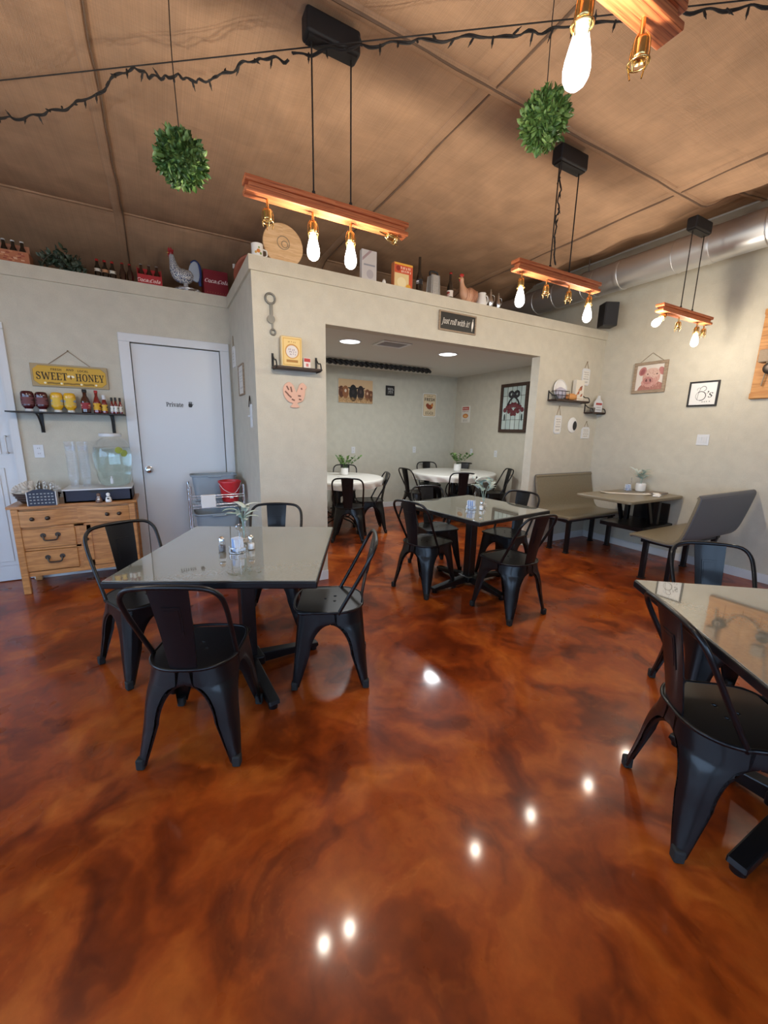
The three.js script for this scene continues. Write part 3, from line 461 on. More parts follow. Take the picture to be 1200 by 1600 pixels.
function leafGeo(l, w, curl = 0.3) { const g = new THREE.PlaneGeometry(w, l, 4, 6).translate(0, l / 2, 0), P = g.attributes.position; for (let i = 0; i < P.count; i++) { const t = P.getY(i) / l, k = Math.sin(Math.PI * Math.pow(Math.min(1, t * 0.96 + 0.04), 0.8)); P.setXYZ(i, P.getX(i) * k, P.getY(i) * Math.cos(curl * t), l * t * Math.sin(curl * t) + Math.abs(P.getX(i)) * k * 0.35); } g.computeVertexNormals(); return g; }
function outlet(label, pos, ry, kind) {
  const o = thing(kind === 'switch' ? 'light_switch' : 'wall_outlet', label, kind === 'switch' ? 'switch' : 'outlet', pos, ry), w = kind === 'switch' ? 0.116 : 0.072;
  mesh('cover_plate', [rbox(w, 0.116, 0.006, 0.0028, 0, 0, 0.003)], M.white, o);
  if (kind === 'switch') for (const x of [-0.024, 0.024]) mesh('rocker', [rbox(0.032, 0.066, 0.008, 0.003, x, 0, 0.006, [0.06, 0, 0])], M.white, o);
  else for (const y of [-0.024, 0.024]) { const s = mesh('socket_face', [ext(rrect(0.032, 0.028, 0.012), 0.004, 0.001, { p: [0, y, 0.005] })], M.white, o); mesh('slot', [box(0.003, 0.009, 0.002, -0.006, y + 0.003, 0.0085)], M.matteBlack, s); mesh('slot', [box(0.003, 0.009, 0.002, 0.006, y + 0.003, 0.0085)], M.matteBlack, s); }
}
outlet('white wall outlet under the condiment shelf', [-1.003, 1.193, DW], 0); outlet('white outlet on the alcove back wall, above the gap between the round tables', [2.95, 1.08, -6.55], 0); outlet('white outlet on the alcove back wall, just left of the larger round table', [4.24, 1.08, -6.55], 0);
outlet('white outlet on the alcove side wall nearest the corner, right of the green plant', [RW, 1.06, -6.0], -Math.PI / 2); outlet('white outlet on the alcove side wall below the stained glass panel', [RW, 1.06, -5.35], -Math.PI / 2); outlet('white double light switch on the right wall above the booth table', [RW, 1.4, -2.22], -Math.PI / 2, 'switch');

function bottle(name, label, category, pos, prof, mat, o = {}) {     // prof: [r, y] from the base up
  const b = thing(name, label, category, pos, o.ry || 0, o.group); b.scale.set(1, 1, o.flat || 1);
  mesh('bottle_body', [lathe([[0.0005, 0.001], ...prof, [0.0005, prof[prof.length - 1][1]]], 24)], mat, b);
  if (o.cap) mesh('cap', [lathe([[0.0005, o.cap[1]], [o.cap[0], o.cap[1]], [o.cap[0] * 1.02, o.cap[1] + 0.003], [o.cap[0], o.cap[2]], [0.0005, o.cap[2]]], 18)], o.cap[3], b);
  if (o.tag) { const [r, y0, y1, bg, fg] = o.tag; const t = canvasTex(128, 64, (x, w, h) => { x.fillStyle = bg; x.fillRect(0, 0, w, h); x.fillStyle = fg; for (let k = 0; k < 2; k++) { x.beginPath(); x.ellipse(32 + 64 * k, 26, 19, 13, 0, 0, 7); x.fill(); x.fillRect(12 + 64 * k, 46, 40, 4); x.fillRect(18 + 64 * k, 54, 28, 3); } });
    mesh('paper_label', [new THREE.CylinderGeometry(r, r, y1 - y0, 24, 1, true).translate(0, (y0 + y1) / 2, 0)], new THREE.MeshStandardMaterial({ map: t, roughness: 0.6, side: THREE.DoubleSide }), b); }
  return b;
}
const glassTint = (c) => phys(c, 0.08, { clearcoat: 1, clearcoatRoughness: 0.03 });
M.ketchup = phys([0.06, 0.008, 0.012], 0.18, { clearcoat: 0.6 }); M.mustard = phys([0.72, 0.4, 0.02], 0.25, { clearcoat: 0.6 }); M.hot = glassTint([0.18, 0.012, 0.008]); M.steakSauce = glassTint([0.05, 0.012, 0.006]); M.darkGlass = glassTint([0.012, 0.01, 0.008]); M.colaGlass = glassTint([0.03, 0.012, 0.008]); M.yellowCap = phys([0.7, 0.42, 0.03], 0.4); M.redCap = phys([0.4, 0.02, 0.02], 0.4);

// ------------------------------------------------------------------ condiment shelf on the door wall
{
  const s = thing('condiment_shelf', 'thin black wall shelf holding condiment bottles above the dresser', 'shelf', [-0.725, 1.535, DW]);
  mesh('shelf_board', [rbox(0.845, 0.012, 0.19, 0.003, 0, 0, 0.095)], M.matteBlack, s);
  for (const x of [-0.225, 0.31]) mesh('bracket', [box(0.028, 0.17, 0.006, x, -0.09, 0.003), box(0.028, 0.005, 0.17, x, -0.0085, 0.085), tube([[x, -0.17, 0.006], [x, -0.1, 0.05], [x, -0.04, 0.1], [x, -0.01, 0.16]], 0.008, 16, 6), cyl(0.009, 0.009, 0.004, x, -0.155, 0.008, [Math.PI / 2, 0, 0], 10)], M.matteBlack, s);
  const sq = (w, h, r) => [[0.024, 0], [0.026, 0.02], [0.026, 0.024], [w * 0.75, 0.034], [w, 0.05], [w * 0.86, 0.085], [w, 0.125], [w * 0.98, h - 0.02], [w * 0.8, h - 0.004], [w * 0.5, h]];
  const Y = 1.541, Z = -4.6;
  bottle('ketchup_bottle', 'dark red squeeze bottle on its cap at the left end of the condiment shelf', 'bottle', [-1.005, Y, Z], sq(0.047, 0.172), M.ketchup, { flat: 0.75, tag: [0.0475, 0.06, 0.12, '#6b3a3c', '#3a1216'], cap: [0.027, 0, 0.022, M.white], group: 'squeeze bottles on the shelf' });
  bottle('ketchup_bottle', 'dark red squeeze bottle on its cap beside the yellow mustard bottles', 'bottle', [-0.91, Y, Z], sq(0.045, 0.168), M.ketchup, { flat: 0.75, tag: [0.0455, 0.06, 0.12, '#6b3a3c', '#3a1216'], cap: [0.027, 0, 0.022, M.white], group: 'squeeze bottles on the shelf' });
  bottle('mustard_bottle', 'yellow mustard squeeze bottle next to the dark red ones', 'bottle', [-0.805, Y, Z], sq(0.044, 0.17), M.mustard, { flat: 0.75, tag: [0.0445, 0.055, 0.125, '#d9b23a', '#8f9aa6'], cap: [0.026, 0, 0.022, M.white], group: 'squeeze bottles on the shelf' });
  bottle('mustard_bottle', 'yellow mustard squeeze bottle in the middle of the shelf, next to the glass sauces', 'bottle', [-0.712, Y, Z], sq(0.044, 0.17), M.mustard, { flat: 0.75, tag: [0.0445, 0.055, 0.125, '#d9b23a', '#8f9aa6'], cap: [0.026, 0, 0.022, M.white], group: 'squeeze bottles on the shelf' });
  const st = [[0.034, 0], [0.036, 0.01], [0.036, 0.1], [0.028, 0.13], [0.016, 0.152], [0.015, 0.19]];
  bottle('sauce_bottle', 'dark sauce bottle with a red label on the condiment shelf', 'bottle', [-0.6, Y, Z], st, M.steakSauce, { tag: [0.0367, 0.035, 0.09, '#8e1f2a', '#c9a08a'], cap: [0.018, 0.182, 0.208, M.matteBlack] });
  bottle('sauce_bottle', 'dark sauce bottle with a yellow label on the condiment shelf', 'bottle', [-0.515, Y, Z], [[0.028, 0], [0.03, 0.01], [0.03, 0.09], [0.02, 0.13], [0.012, 0.155], [0.012, 0.185]], M.hot, { tag: [0.0306, 0.03, 0.09, '#d8a51f', '#7b2a14'], cap: [0.014, 0.18, 0.203, M.redCap] });
  bottle('sauce_bottle', 'small white-capped sauce bottle with a yellow label on the condiment shelf', 'bottle', [-0.458, Y, Z], [[0.022, 0], [0.024, 0.008], [0.024, 0.08], [0.016, 0.115], [0.013, 0.13]], M.hot, { tag: [0.0245, 0.025, 0.08, '#d9ae3c', '#523a14'], cap: [0.015, 0.125, 0.165, M.white] });
  [[-0.4, 'left'], [-0.368, 'middle'], [-0.335, 'right']].forEach(([x, w]) => bottle('hot_sauce_bottle', `tiny hot sauce bottle with white label, ${w} one of three at the shelf end`, 'bottle', [x, Y, Z + (w === 'middle' ? 0.03 : 0)], [[0.015, 0], [0.0165, 0.006], [0.0165, 0.075], [0.009, 0.1], [0.008, 0.12]], M.hot, { tag: [0.017, 0.02, 0.07, '#e6e2da', '#7c8a80'], cap: [0.0095, 0.115, 0.148, M.matteBlack], group: 'hot sauce bottles' }));
}
{
  const s = thing('honey_sign', 'yellow wooden hanging sign reading Sweet Honey above the condiment shelf', 'sign', [-0.695, 1.86, DW], 0);
  mesh('sign_board', [uvm(rbox(0.56, 0.195, 0.014, 0.003, 0, 0, 0.012))], M.greyWood, s);
  print('sign_print', 0.555, 0.19, 1300, (x, w, h) => {
    x.fillStyle = '#a8946f'; x.fillRect(0, 0, w, h); x.fillStyle = '#cda23a'; const c = h * 0.2, m = h * 0.07; x.beginPath(); x.moveTo(m + c, m); x.lineTo(w - m - c, m); x.lineTo(w - m, m + c * 0.9); x.lineTo(w - m, h - m - c * 0.9); x.lineTo(w - m - c, h - m); x.lineTo(m + c, h - m); x.lineTo(m, h - m - c * 0.9); x.lineTo(m, m + c * 0.9); x.fill(); x.strokeStyle = '#8a6a2a'; x.lineWidth = 3; x.stroke();
    words(x, 'FRESH', w * 0.32, h * 0.22, h * 0.14, { font: 'sans-serif', color: '#4a3413' }); words(x, 'AND', w * 0.5, h * 0.2, h * 0.14, { font: 'sans-serif', color: '#4a3413' }); words(x, 'LOCAL', w * 0.67, h * 0.22, h * 0.14, { font: 'sans-serif', color: '#4a3413' });
    words(x, 'SWEET', w * 0.255, h * 0.53, h * 0.47, { color: '#2a1c0c', max: w * 0.4 }); words(x, 'HONEY', w * 0.755, h * 0.53, h * 0.47, { color: '#2a1c0c', max: w * 0.39 });
    x.fillStyle = '#efe6cd'; for (const q of [-1, 1]) { x.beginPath(); x.ellipse(w * 0.5 + q * w * 0.025, h * 0.5, w * 0.025, h * 0.05, q * 0.35, 0, 7); x.fill(); } x.fillStyle = '#6a4518'; x.beginPath(); x.ellipse(w * 0.5, h * 0.55, w * 0.01, h * 0.09, 0, 0, 7); x.fill();
    x.fillStyle = '#f0e7cc'; for (const q of [0.16, 0.37, 0.63, 0.83]) { x.beginPath(); x.arc(w * q, h * 0.84, h * 0.045, 0, 7); x.fill(); } x.fillStyle = '#4d3818'; for (const [a, b] of [[0.19, 0.34], [0.4, 0.6], [0.66, 0.8]]) for (let q = a; q < b; q += 0.018) x.fillRect(w * q, h * (0.8 + 0.01 * Math.sin(q * 300)), w * 0.011, h * 0.08);
  }, s, [0, 0, 0.0195]);
  mesh('hanging_twine', [bar([-0.16, 0.09, 0.008], [0, 0.22, 0.008], 0.003, 6), bar([0.16, 0.09, 0.008], [0, 0.22, 0.008], 0.003, 6), ball(0.007, 0, 0.222, 0.008, [1, 1, 1], 8)], M.twine, s);
}

// ------------------------------------------------------------------ on the dresser
{
  const y = 0.766, tr = thing('tray_box', 'dark navy tray box with a white top carrying the cups and water jar', 'tray', [-0.55, y, -4.47]);
  mesh('box_body', [box(0.5, 0.105, 0.014, 0, 0.0525, 0.163), box(0.5, 0.105, 0.014, 0, 0.0525, -0.143), box(0.014, 0.105, 0.32, -0.243, 0.0525, 0.01), box(0.014, 0.105, 0.32, 0.243, 0.0525, 0.01), box(0.5, 0.012, 0.32, 0, 0.006, 0.01)], std([0.018, 0.022, 0.045], 0.6), tr);
  mesh('finger_notch', [ext(shapeOf([[-0.1, 0], [0.1, 0], [0.07, -0.02], [-0.07, -0.02]]), 0.003, 0, { p: [0.02, 0.1, 0.17] })], M.matteBlack, tr); mesh('box_top', [rbox(0.515, 0.012, 0.335, 0.004, 0, 0.111, 0.01)], M.white, tr);
  const T = y + 0.118;
  const j = thing('water_dispenser_jar', 'big ribbed glass water jar with white lid and spigot, lemon slices inside', 'drink dispenser', [-0.43, T, -4.47]);
  const R = [[0.1, 0], [0.118, 0.012], [0.13, 0.04], [0.136, 0.06], [0.143, 0.1], [0.141, 0.115], [0.149, 0.16], [0.154, 0.2], [0.152, 0.215], [0.156, 0.26], [0.156, 0.3], [0.15, 0.33], [0.146, 0.345], [0.14, 0.37], [0.12, 0.41], [0.1, 0.432], [0.082, 0.44], [0.08, 0.46]];
  mesh('jar_glass', [lathe([[0.001, 0.002], ...R], 48)], M.glass, j); mesh('water', [lathe([[0.001, 0.008], ...R.slice(0, 13).map(([a, b]) => [a - 0.006, b + 0.006]), [0.143, 0.351], [0.001, 0.351]], 48)], phys([0.92, 1, 0.98], 0.01, { transmission: 1, thickness: 0.25, ior: 1.33, attenuationColor: new THREE.Color().setRGB(0.9, 0.96, 0.95), attenuationDistance: 0.9 }), j);
  mesh('lid', [lathe([[0.001, 0.48], [0.084, 0.48], [0.088, 0.474], [0.088, 0.452], [0.083, 0.45]], 32)], M.white, j); mesh('spigot', [cyl(0.012, 0.012, 0.05, -0.01, 0.05, 0.155, [Math.PI / 2, 0, 0]), rbox(0.022, 0.05, 0.022, 0.006, -0.01, 0.06, 0.175), rbox(0.012, 0.03, 0.01, 0.003, -0.01, 0.09, 0.175)], M.white, j);
  for (const [a, yy, r] of [[0.9, 0.3, 0.11], [0.5, 0.33, 0.12]]) { const l = mesh('lemon_slice', [cyl(0.03, 0.03, 0.006, 0, 0, 0, [Math.PI / 2, 0, 0], 18)], phys([0.62, 0.7, 0.12], 0.4), j); l.position.set(Math.sin(a) * r, yy, Math.cos(a) * r * 0.9); l.rotation.set(0.3, a, 0.4); }
  const cupMat = phys([0.95, 0.97, 1], 0.05, { transmission: 0.94, thickness: 0, roughness: 0.05 });
  [[-0.735, 'left'], [-0.645, 'right, next to the jar']].forEach(([x, w]) => {
    const c = thing('cup_stack', `tall stack of clear plastic cups on the tray box, ${w}`, 'cups', [x, T, -4.45], 0, 'stacks of clear cups'); const p = []; p.push([0.03, 0], [0.031, 0.06]); for (let k = 0; k < 14; k++) p.push([0.036, 0.07 + k * 0.022], [0.042, 0.08 + k * 0.022], [0.0385, 0.083 + k * 0.022]);
    mesh('nested_cups', [lathe(p, 24)], cupMat, c); mesh('top_cup', [lathe([[0.034, 0.325], [0.042, 0.4], [0.044, 0.403], [0.042, 0.405]], 24)], cupMat, c);
  });
  const b = thing('filter_basket', 'round dark basket heaped with ruffled white paper filters on the dresser', 'basket', [-1.0, y, -4.44]); b.scale.set(0.92, 1, 0.68);
  mesh('basket', [lathe([[0.001, 0], [0.12, 0], [0.15, 0.03], [0.178, 0.085], [0.183, 0.09], [0.176, 0.09], [0.145, 0.035], [0.115, 0.008], [0.001, 0.008]], 36), ...[0.03, 0.05, 0.07].map((q) => torus(0.15 + (q - 0.03) * 0.5, 0.006, 0, q, 0, [Math.PI / 2, 0, 0]))], M.darkWood, b);
  for (let k = 0; k < 15; k++) { const pos = [], idx = [], n = 60, u = (k - 7) / 7, R0 = 0.088 * Math.sqrt(1 - 0.55 * u * u); for (let i = 0; i <= n; i++) { const a = i / n * Math.PI * 2; for (let q = 0; q <= 4; q++) { const t = q / 4, r = R0 * (0.25 + 0.75 * t), w = t * 0.006 * Math.sin(a * 15 + k); pos.push(0.014 * t * t * Math.sign(u || 1) + w, (r + w) * Math.cos(a), (r + w) * Math.sin(a)); } } for (let i = 0; i < n; i++) for (let q = 0; q < 4; q++) { const p = i * 5 + q; idx.push(p, p + 5, p + 1, p + 5, p + 6, p + 1); } const g = new THREE.BufferGeometry(); g.setAttribute('position', new THREE.Float32BufferAttribute(pos, 3)); g.setIndex(idx); g.computeVertexNormals(); const m = mesh('paper_filter', g, M.paperFold, b); m.position.set(u * 0.14, 0.104, 0.01); m.rotation.set(rr(0, 3), 0, -u * 0.75 + rr(-0.12, 0.12)); }
  const c = thing('napkin_caddy', 'white holder with a black lattice front in front of the paper filters', 'holder', [-0.935, y, -4.27]);
  mesh('holder_body', [box(0.17, 0.1, 0.006, 0, 0.05, -0.03), box(0.006, 0.115, 0.07, -0.095, 0.058, 0), box(0.006, 0.115, 0.07, 0.095, 0.058, 0), box(0.19, 0.006, 0.07, 0, 0.003, 0)], M.white, c);
  const ls = shapeOf([[-0.09, 0.0], [0.09, 0.0], [0.09, 0.115], [0.05, 0.135], [0, 0.14], [-0.05, 0.135], [-0.09, 0.115]]); for (let r = 0; r < 4; r++) for (let q = 0; q < 7; q++) { const h = new THREE.Path(), cx = -0.072 + q * 0.024, cy = 0.022 + r * 0.026; h.moveTo(cx - 0.0075, cy - 0.005); h.lineTo(cx - 0.0075, cy + 0.006); h.lineTo(cx + 0.0075, cy + 0.006); h.lineTo(cx + 0.0075, cy - 0.005); ls.holes.push(h); }
  mesh('lattice_front', [ext(ls, 0.004, 0, { p: [0, 0, 0.033] })], std([0.02, 0.025, 0.05], 0.5), c); const pk = mesh('napkin_stack', [rbox(0.175, 0.1, 0.045, 0.006, 0, 0.056, 0.004)], M.paper, c);
  const fig = (label, x, m1, m2) => { const f = thing('shaker_figurine', label, 'figurine', [x, y, -4.235]); mesh('figurine_body', [lathe([[0.001, 0], [0.024, 0], [0.026, 0.012], [0.02, 0.04], [0.011, 0.052], [0.016, 0.064], [0.014, 0.078], [0.001, 0.084]], 18)], m1, f); mesh('painted_apron', [ball(0.012, 0, 0.028, 0.016, [1, 1.2, 0.6], 10), box(0.02, 0.004, 0.006, 0, 0.05, 0.014)], m2, f); };
  fig('little white figurine on the dresser edge below the tray box', -0.475, M.ceramic, M.matteBlack); fig('little dark figurine on the dresser edge below the tray box', -0.545, phys([0.16, 0.09, 0.06], 0.4), M.ceramic);
}

// ------------------------------------------------------------------ chrome cart with tubs and bucket
{
  const c = thing('wire_cart', 'chrome wire cart with tubs and a red bucket beside the private door', 'cart', [0.42, 0, -4.33]);
  const w = 0.24, d = 0.21;
  for (const sx of [-1, 1]) for (const sz of [-1, 1]) { mesh('post', [cyl(0.0125, 0.0125, 0.8, sx * w, 0.48, sz * d), ...[0.2, 0.35, 0.5, 0.65, 0.8].map((q) => cyl(0.0138, 0.0138, 0.004, sx * w, q, sz * d)), ball(0.014, sx * w, 0.88, sz * d, [1, 0.6, 1], 12)], M.chrome, c); mesh('caster', [cyl(0.035, 0.035, 0.022, sx * w, 0.036, sz * d, [0, 0, Math.PI / 2]), box(0.03, 0.04, 0.04, sx * w, 0.075, sz * d)], M.rubber, c); }
  for (const y of [0.14, 0.4, 0.7]) { const g = [bar([-w, y, d], [w, y, d], 0.005), bar([-w, y, -d], [w, y, -d], 0.005), bar([-w, y, -d], [-w, y, d], 0.005), bar([w, y, -d], [w, y, d], 0.005), bar([-w, y - 0.03, d], [w, y - 0.03, d], 0.004), bar([-w, y - 0.03, -d], [w, y - 0.03, -d], 0.004)]; for (let i = 1; i < 18; i++) g.push(bar([-w + i * w / 9, y + 0.004, -d], [-w + i * w / 9, y + 0.004, d], 0.0022, 5)); mesh('wire_shelf', g, M.chrome, c); }
  mesh('side_rail', [bar([-w, 0.86, -d], [-w, 0.86, d], 0.008), bar([-w, 0.8, -d], [-w, 0.8, d], 0.004), bar([-w, 0.76, -d], [-w, 0.76, d], 0.004)], M.chrome, c); mesh('side_rail', [bar([w, 0.86, -d], [w, 0.86, d], 0.008), bar([w, 0.8, -d], [w, 0.8, d], 0.004)], M.chrome, c); mesh('front_rail', [bar([-w, 0.79, d], [w, 0.79, d], 0.006), bar([-w, 0.77, d + 0.01], [w, 0.77, d + 0.01], 0.004)], M.chrome, c);
  const tub = (label, y, z, h, wx = 0.42, wz = 0.32, x = 0.42) => { const t = thing('bus_tub', label, 'tub', [x, y, z], 0, 'grey tubs on the cart'); const o = (a, b, yy) => [a / 2, b / 2, yy], rings = [[wx * 0.84, wz * 0.82, 0], [wx * 0.86, wz * 0.84, 0.01], [wx * 0.97, wz * 0.96, h - 0.02], [wx * 1.04, wz * 1.04, h - 0.018], [wx * 1.05, wz * 1.05, h - 0.004], [wx * 1.03, wz * 1.03, h], [wx * 0.96, wz * 0.95, h - 0.002], [wx * 0.85, wz * 0.83, 0.014], [0.02, 0.02, 0.012]]; const pos = [], idx = [], n = 32; rings.forEach(([a, b, yy]) => { const p = rrect(a, b, Math.min(a, b) * 0.18).getSpacedPoints(n); for (let i = 0; i < n; i++) pos.push(p[i].x, yy, p[i].y); }); for (let r = 0; r < rings.length - 1; r++) for (let i = 0; i < n; i++) { const p = r * n + i, q = r * n + (i + 1) % n; idx.push(p, p + n, q, q, p + n, q + n); } const g = new THREE.BufferGeometry(); g.setAttribute('position', new THREE.Float32BufferAttribute(pos, 3)); g.setIndex(idx); g.computeVertexNormals(); mesh('tub_shell', g, M.tub, t); mesh('handle_grip', [rbox(wx * 0.3, 0.012, 0.02, 0.005, 0, h - 0.02, wz * 0.53)], M.tub, t); };
  tub('grey plastic bus tub on the top shelf of the wire cart, behind the red bucket', 0.707, -4.43, 0.26, 0.42, 0.2); tub('grey plastic bus tub on the lower shelf of the wire cart', 0.407, -4.31, 0.2, 0.42, 0.36);
  const b = thing('red_bucket', 'red plastic bucket with wire handle on the cart', 'bucket', [0.545, 0.708, -4.215]);
  b.scale.setScalar(0.93); mesh('bucket_shell', [lathe([[0.001, 0.002], [0.078, 0], [0.082, 0.006], [0.11, 0.2], [0.117, 0.202], [0.117, 0.222], [0.11, 0.225], [0.104, 0.22], [0.076, 0.012], [0.001, 0.01]], 40)], M.red, b); mesh('bail_handle', [tube([[-0.112, 0.2, 0.02], [-0.07, 0.14, 0.108], [0.02, 0.1, 0.115], [0.08, 0.16, 0.1], [0.113, 0.2, 0.02]], 0.0025, 30, 6)], M.white, b); mesh('sticker', [box(0.035, 0.03, 0.002, 0.0, 0.06, 0.09, [-0.14, 0, 0])], M.paper, b);
  const tw = thing('white_towel', 'white folded towel hung over the front rail of the cart', 'towel', [0.33, 0.74, -4.11]); mesh('folded_cloth', [tube([[0, -0.06, 0.012], [0, 0.02, 0.014], [0, 0.052, 0.002], [0, 0.02, -0.014], [0, -0.03, -0.014]], 0.001, 4, 3), rbox(0.13, 0.11, 0.012, 0.005, 0, -0.008, 0.016, [0, 0, 0.02]), rbox(0.128, 0.07, 0.01, 0.004, 0, 0.012, -0.016), rbox(0.13, 0.016, 0.044, 0.007, 0, 0.052, 0)], M.paper, tw);
}

// ------------------------------------------------------------------ wall decor
const scrib = (x, w, h, rows, color = '#777', a = 0.2, b = 0.8) => { x.fillStyle = color; rows.forEach(([y, th], i) => { for (let q = a + 0.03 * (i % 3); q < b - 0.03 * ((i + 1) % 2); q += 0.05 + 0.03 * ((i * 7 + q * 50 | 0) % 3)) x.fillRect(w * q, h * (y - th / 2 + 0.01 * Math.sin(q * 90)), w * 0.04, h * th); }); };
function framed(name, label, cat, pos, ry, w, h, fw, depth, frameMat, px, draw, twine, partName = 'picture') {
  const f = thing(name, label, cat, pos, ry);
  for (const [a, b, c, d] of [[w, fw, 0, h / 2 - fw / 2], [w, fw, 0, -h / 2 + fw / 2], [fw, h - 2 * fw, -w / 2 + fw / 2, 0], [fw, h - 2 * fw, w / 2 - fw / 2, 0]]) mesh('frame_rail', [uvm(rbox(a, b, depth, 0.003, c, d, depth / 2))], frameMat, f);
  mesh('backing', [box(w - fw, h - fw, 0.004, 0, 0, 0.006)], M.paper, f); print(partName, w - 2 * fw, h - 2 * fw, px, draw, f, [0, 0, depth * 0.55], [0, 0, 0], 0.45);
  if (twine) mesh('hanging_twine', [bar([-w * 0.35, h / 2, 0.008], [0, h / 2 + twine, 0.008], 0.0025, 6), bar([w * 0.35, h / 2, 0.008], [0, h / 2 + twine, 0.008], 0.0025, 6)], M.twine, f);
  return f;
}
const circ = (x, a, b, r, c, ry = r, rot = 0) => { x.fillStyle = c; x.beginPath(); x.ellipse(a, b, r, ry, rot, 0, 7); x.fill(); };
framed('roll_sign', 'black sign in a wooden frame with white script, above the alcove opening', 'sign', [2.738, 2.527, PW], 0, 0.475, 0.185, 0.014, 0.022, M.greyWood, 1100, (x, w, h) => {
  x.fillStyle = '#262523'; x.fillRect(0, 0, w, h); words(x, 'Just roll with it!', w * 0.45, h * 0.5, h * 0.46, { style: 'italic', weight: '', color: '#efe9df', max: w * 0.78, skew: 0.12 });
  x.save(); x.translate(w * 0.93, h * 0.5); x.rotate(0.08); circ(x, 0, 0, h * 0.075, '#efe9df', h * 0.26); x.fillStyle = '#efe9df'; x.fillRect(-h * 0.02, -h * 0.38, h * 0.04, h * 0.76); x.restore();
}, 0, 'sign_print');
framed('pig_picture', 'framed picture of a pink pig on the right wall, hung from twine', 'picture', [RW, 2.12, -2.876], -Math.PI / 2, 0.38, 0.36, 0.035, 0.024, M.greyWood, 800, (x, w, h) => {
  x.fillStyle = '#ddd3c8'; x.fillRect(0, 0, w, h); circ(x, w * 0.62, h * 1.02, w * 0.52, '#a87468', h * 0.36); circ(x, w * 0.56, h * 0.5, w * 0.32, '#c99c8e', h * 0.36); circ(x, w * 0.6, h * 0.34, w * 0.27, '#d6b4a4', h * 0.2);
  circ(x, w * 0.22, h * 0.24, w * 0.13, '#b87a74', h * 0.18, 0.5); circ(x, w * 0.22, h * 0.26, w * 0.08, '#9c5c5c', h * 0.12, 0.5); circ(x, w * 0.93, h * 0.28, w * 0.1, '#b87a74', h * 0.17, -0.5);
  circ(x, w * 0.5, h * 0.7, w * 0.29, '#c8958a', h * 0.19); circ(x, w * 0.46, h * 0.62, w * 0.19, '#b97f78', h * 0.15); circ(x, w * 0.4, h * 0.61, w * 0.035, '#5e3236', h * 0.06, 0.2); circ(x, w * 0.54, h * 0.62, w * 0.035, '#5e3236', h * 0.06, -0.2); x.strokeStyle = '#85504c'; x.lineWidth = 4; x.beginPath(); x.arc(w * 0.5, h * 0.68, w * 0.22, 0.4, 2.6); x.stroke();
  circ(x, w * 0.42, h * 0.37, w * 0.03, '#3a2626', h * 0.022); circ(x, w * 0.76, h * 0.38, w * 0.03, '#3a2626', h * 0.022); x.strokeStyle = '#b98278'; x.lineWidth = 2; for (let k = 0; k < 160; k++) { x.beginPath(); const a = w * rr(0.3, 0.9), b = h * rr(0.18, 0.98); x.strokeStyle = ['#b98278', '#dfc0b2', '#9a6a60', '#c9a090'][k % 4]; x.moveTo(a, b); x.lineTo(a + 5, b + 10); x.stroke(); }
}, 0.1);
framed('initial_picture', 'black framed white print with a curly letter on the right wall', 'picture', [RW, 1.892, -2.29], -Math.PI / 2, 0.28, 0.265, 0.017, 0.02, M.matteBlack, 1000, (x, w, h) => {
  x.fillStyle = '#e2e0dc'; x.fillRect(0, 0, w, h); x.strokeStyle = '#2c2b2a'; for (const [cx, cy, r, a0, a1, lw] of [[0.42, 0.6, 0.19, -2.2, 1.7, 7], [0.42, 0.6, 0.19, 1.6, 4.2, 2.5], [0.5, 0.27, 0.1, -2.6, 1.4, 5], [0.33, 0.3, 0.07, 2.6, 5.6, 2.5]]) { x.lineWidth = lw; x.beginPath(); x.arc(w * cx, h * cy, w * r, a0, a1); x.stroke(); } x.lineWidth = 3; x.beginPath(); x.moveTo(w * 0.4, h * 0.2); x.quadraticCurveTo(w * 0.3, h * 0.5, w * 0.3, h * 0.78); x.stroke(); words(x, '’s', w * 0.72, h * 0.54, h * 0.42, { style: 'italic', weight: '', color: '#2c2b2a' });  scrib(x, w, h, [[0.86, 0.05]], '#8d8a86', 0.5, 0.9);
});
{ // cow canvas in the alcove
  const c = thing('cow_canvas', 'canvas print of cattle standing in dry grass on the alcove wall', 'picture', [2.985, 2.085, -6.55], 0); mesh('canvas_box', [rbox(0.65, 0.39, 0.03, 0.004, 0, 0, 0.015)], M.paper, c);
  print('canvas_print', 0.648, 0.388, 800, (x, w, h) => {
    x.fillStyle = '#cfae86'; x.fillRect(0, 0, w, h); for (let k = 0; k < 900; k++) { x.fillStyle = ['#a9824f', '#8b6434', '#c09a62', '#6f4d28'][k % 4]; const b = h * rr(0.62, 1); x.fillRect(w * rnd(), b, 2, -14); }
    for (const [a, b, s, c1, c2] of [[0.08, 0.42, 0.75, '#5c3420', '#7a4a30'], [0.2, 0.42, 0.85, '#8d5a36', '#d7c3ad'], [0.84, 0.5, 0.75, '#7c4e34', '#cfae90'], [0.95, 0.55, 0.7, '#6a4028', '#a67a56'], [0.64, 0.42, 1.0, '#2c201d', '#4a3a38'], [0.42, 0.44, 1.15, '#171414', '#2b2727']]) { const R = w * 0.085 * s; circ(x, w * a, h * (b + 0.14), R * 1.2, c1, R * 2.2); circ(x, w * a, h * b, R * 1.0, c1, R * 1.15); circ(x, w * a, h * b + R * 0.6, R * 0.42, c2, R * 0.6); circ(x, w * a - R, h * b - R * 0.4, R * 0.5, c1, R * 0.2, 0.3); circ(x, w * a + R, h * b - R * 0.4, R * 0.5, c1, R * 0.2, -0.3); }
    for (let k = 0; k < 500; k++) { x.fillStyle = ['#a9824f', '#8b6434', '#b8925c', '#7a5730'][k % 4]; x.fillRect(w * rnd(), h * rr(0.8, 1.02), 2, -18); }
  }, c, [0, 0, 0.0305]);
}
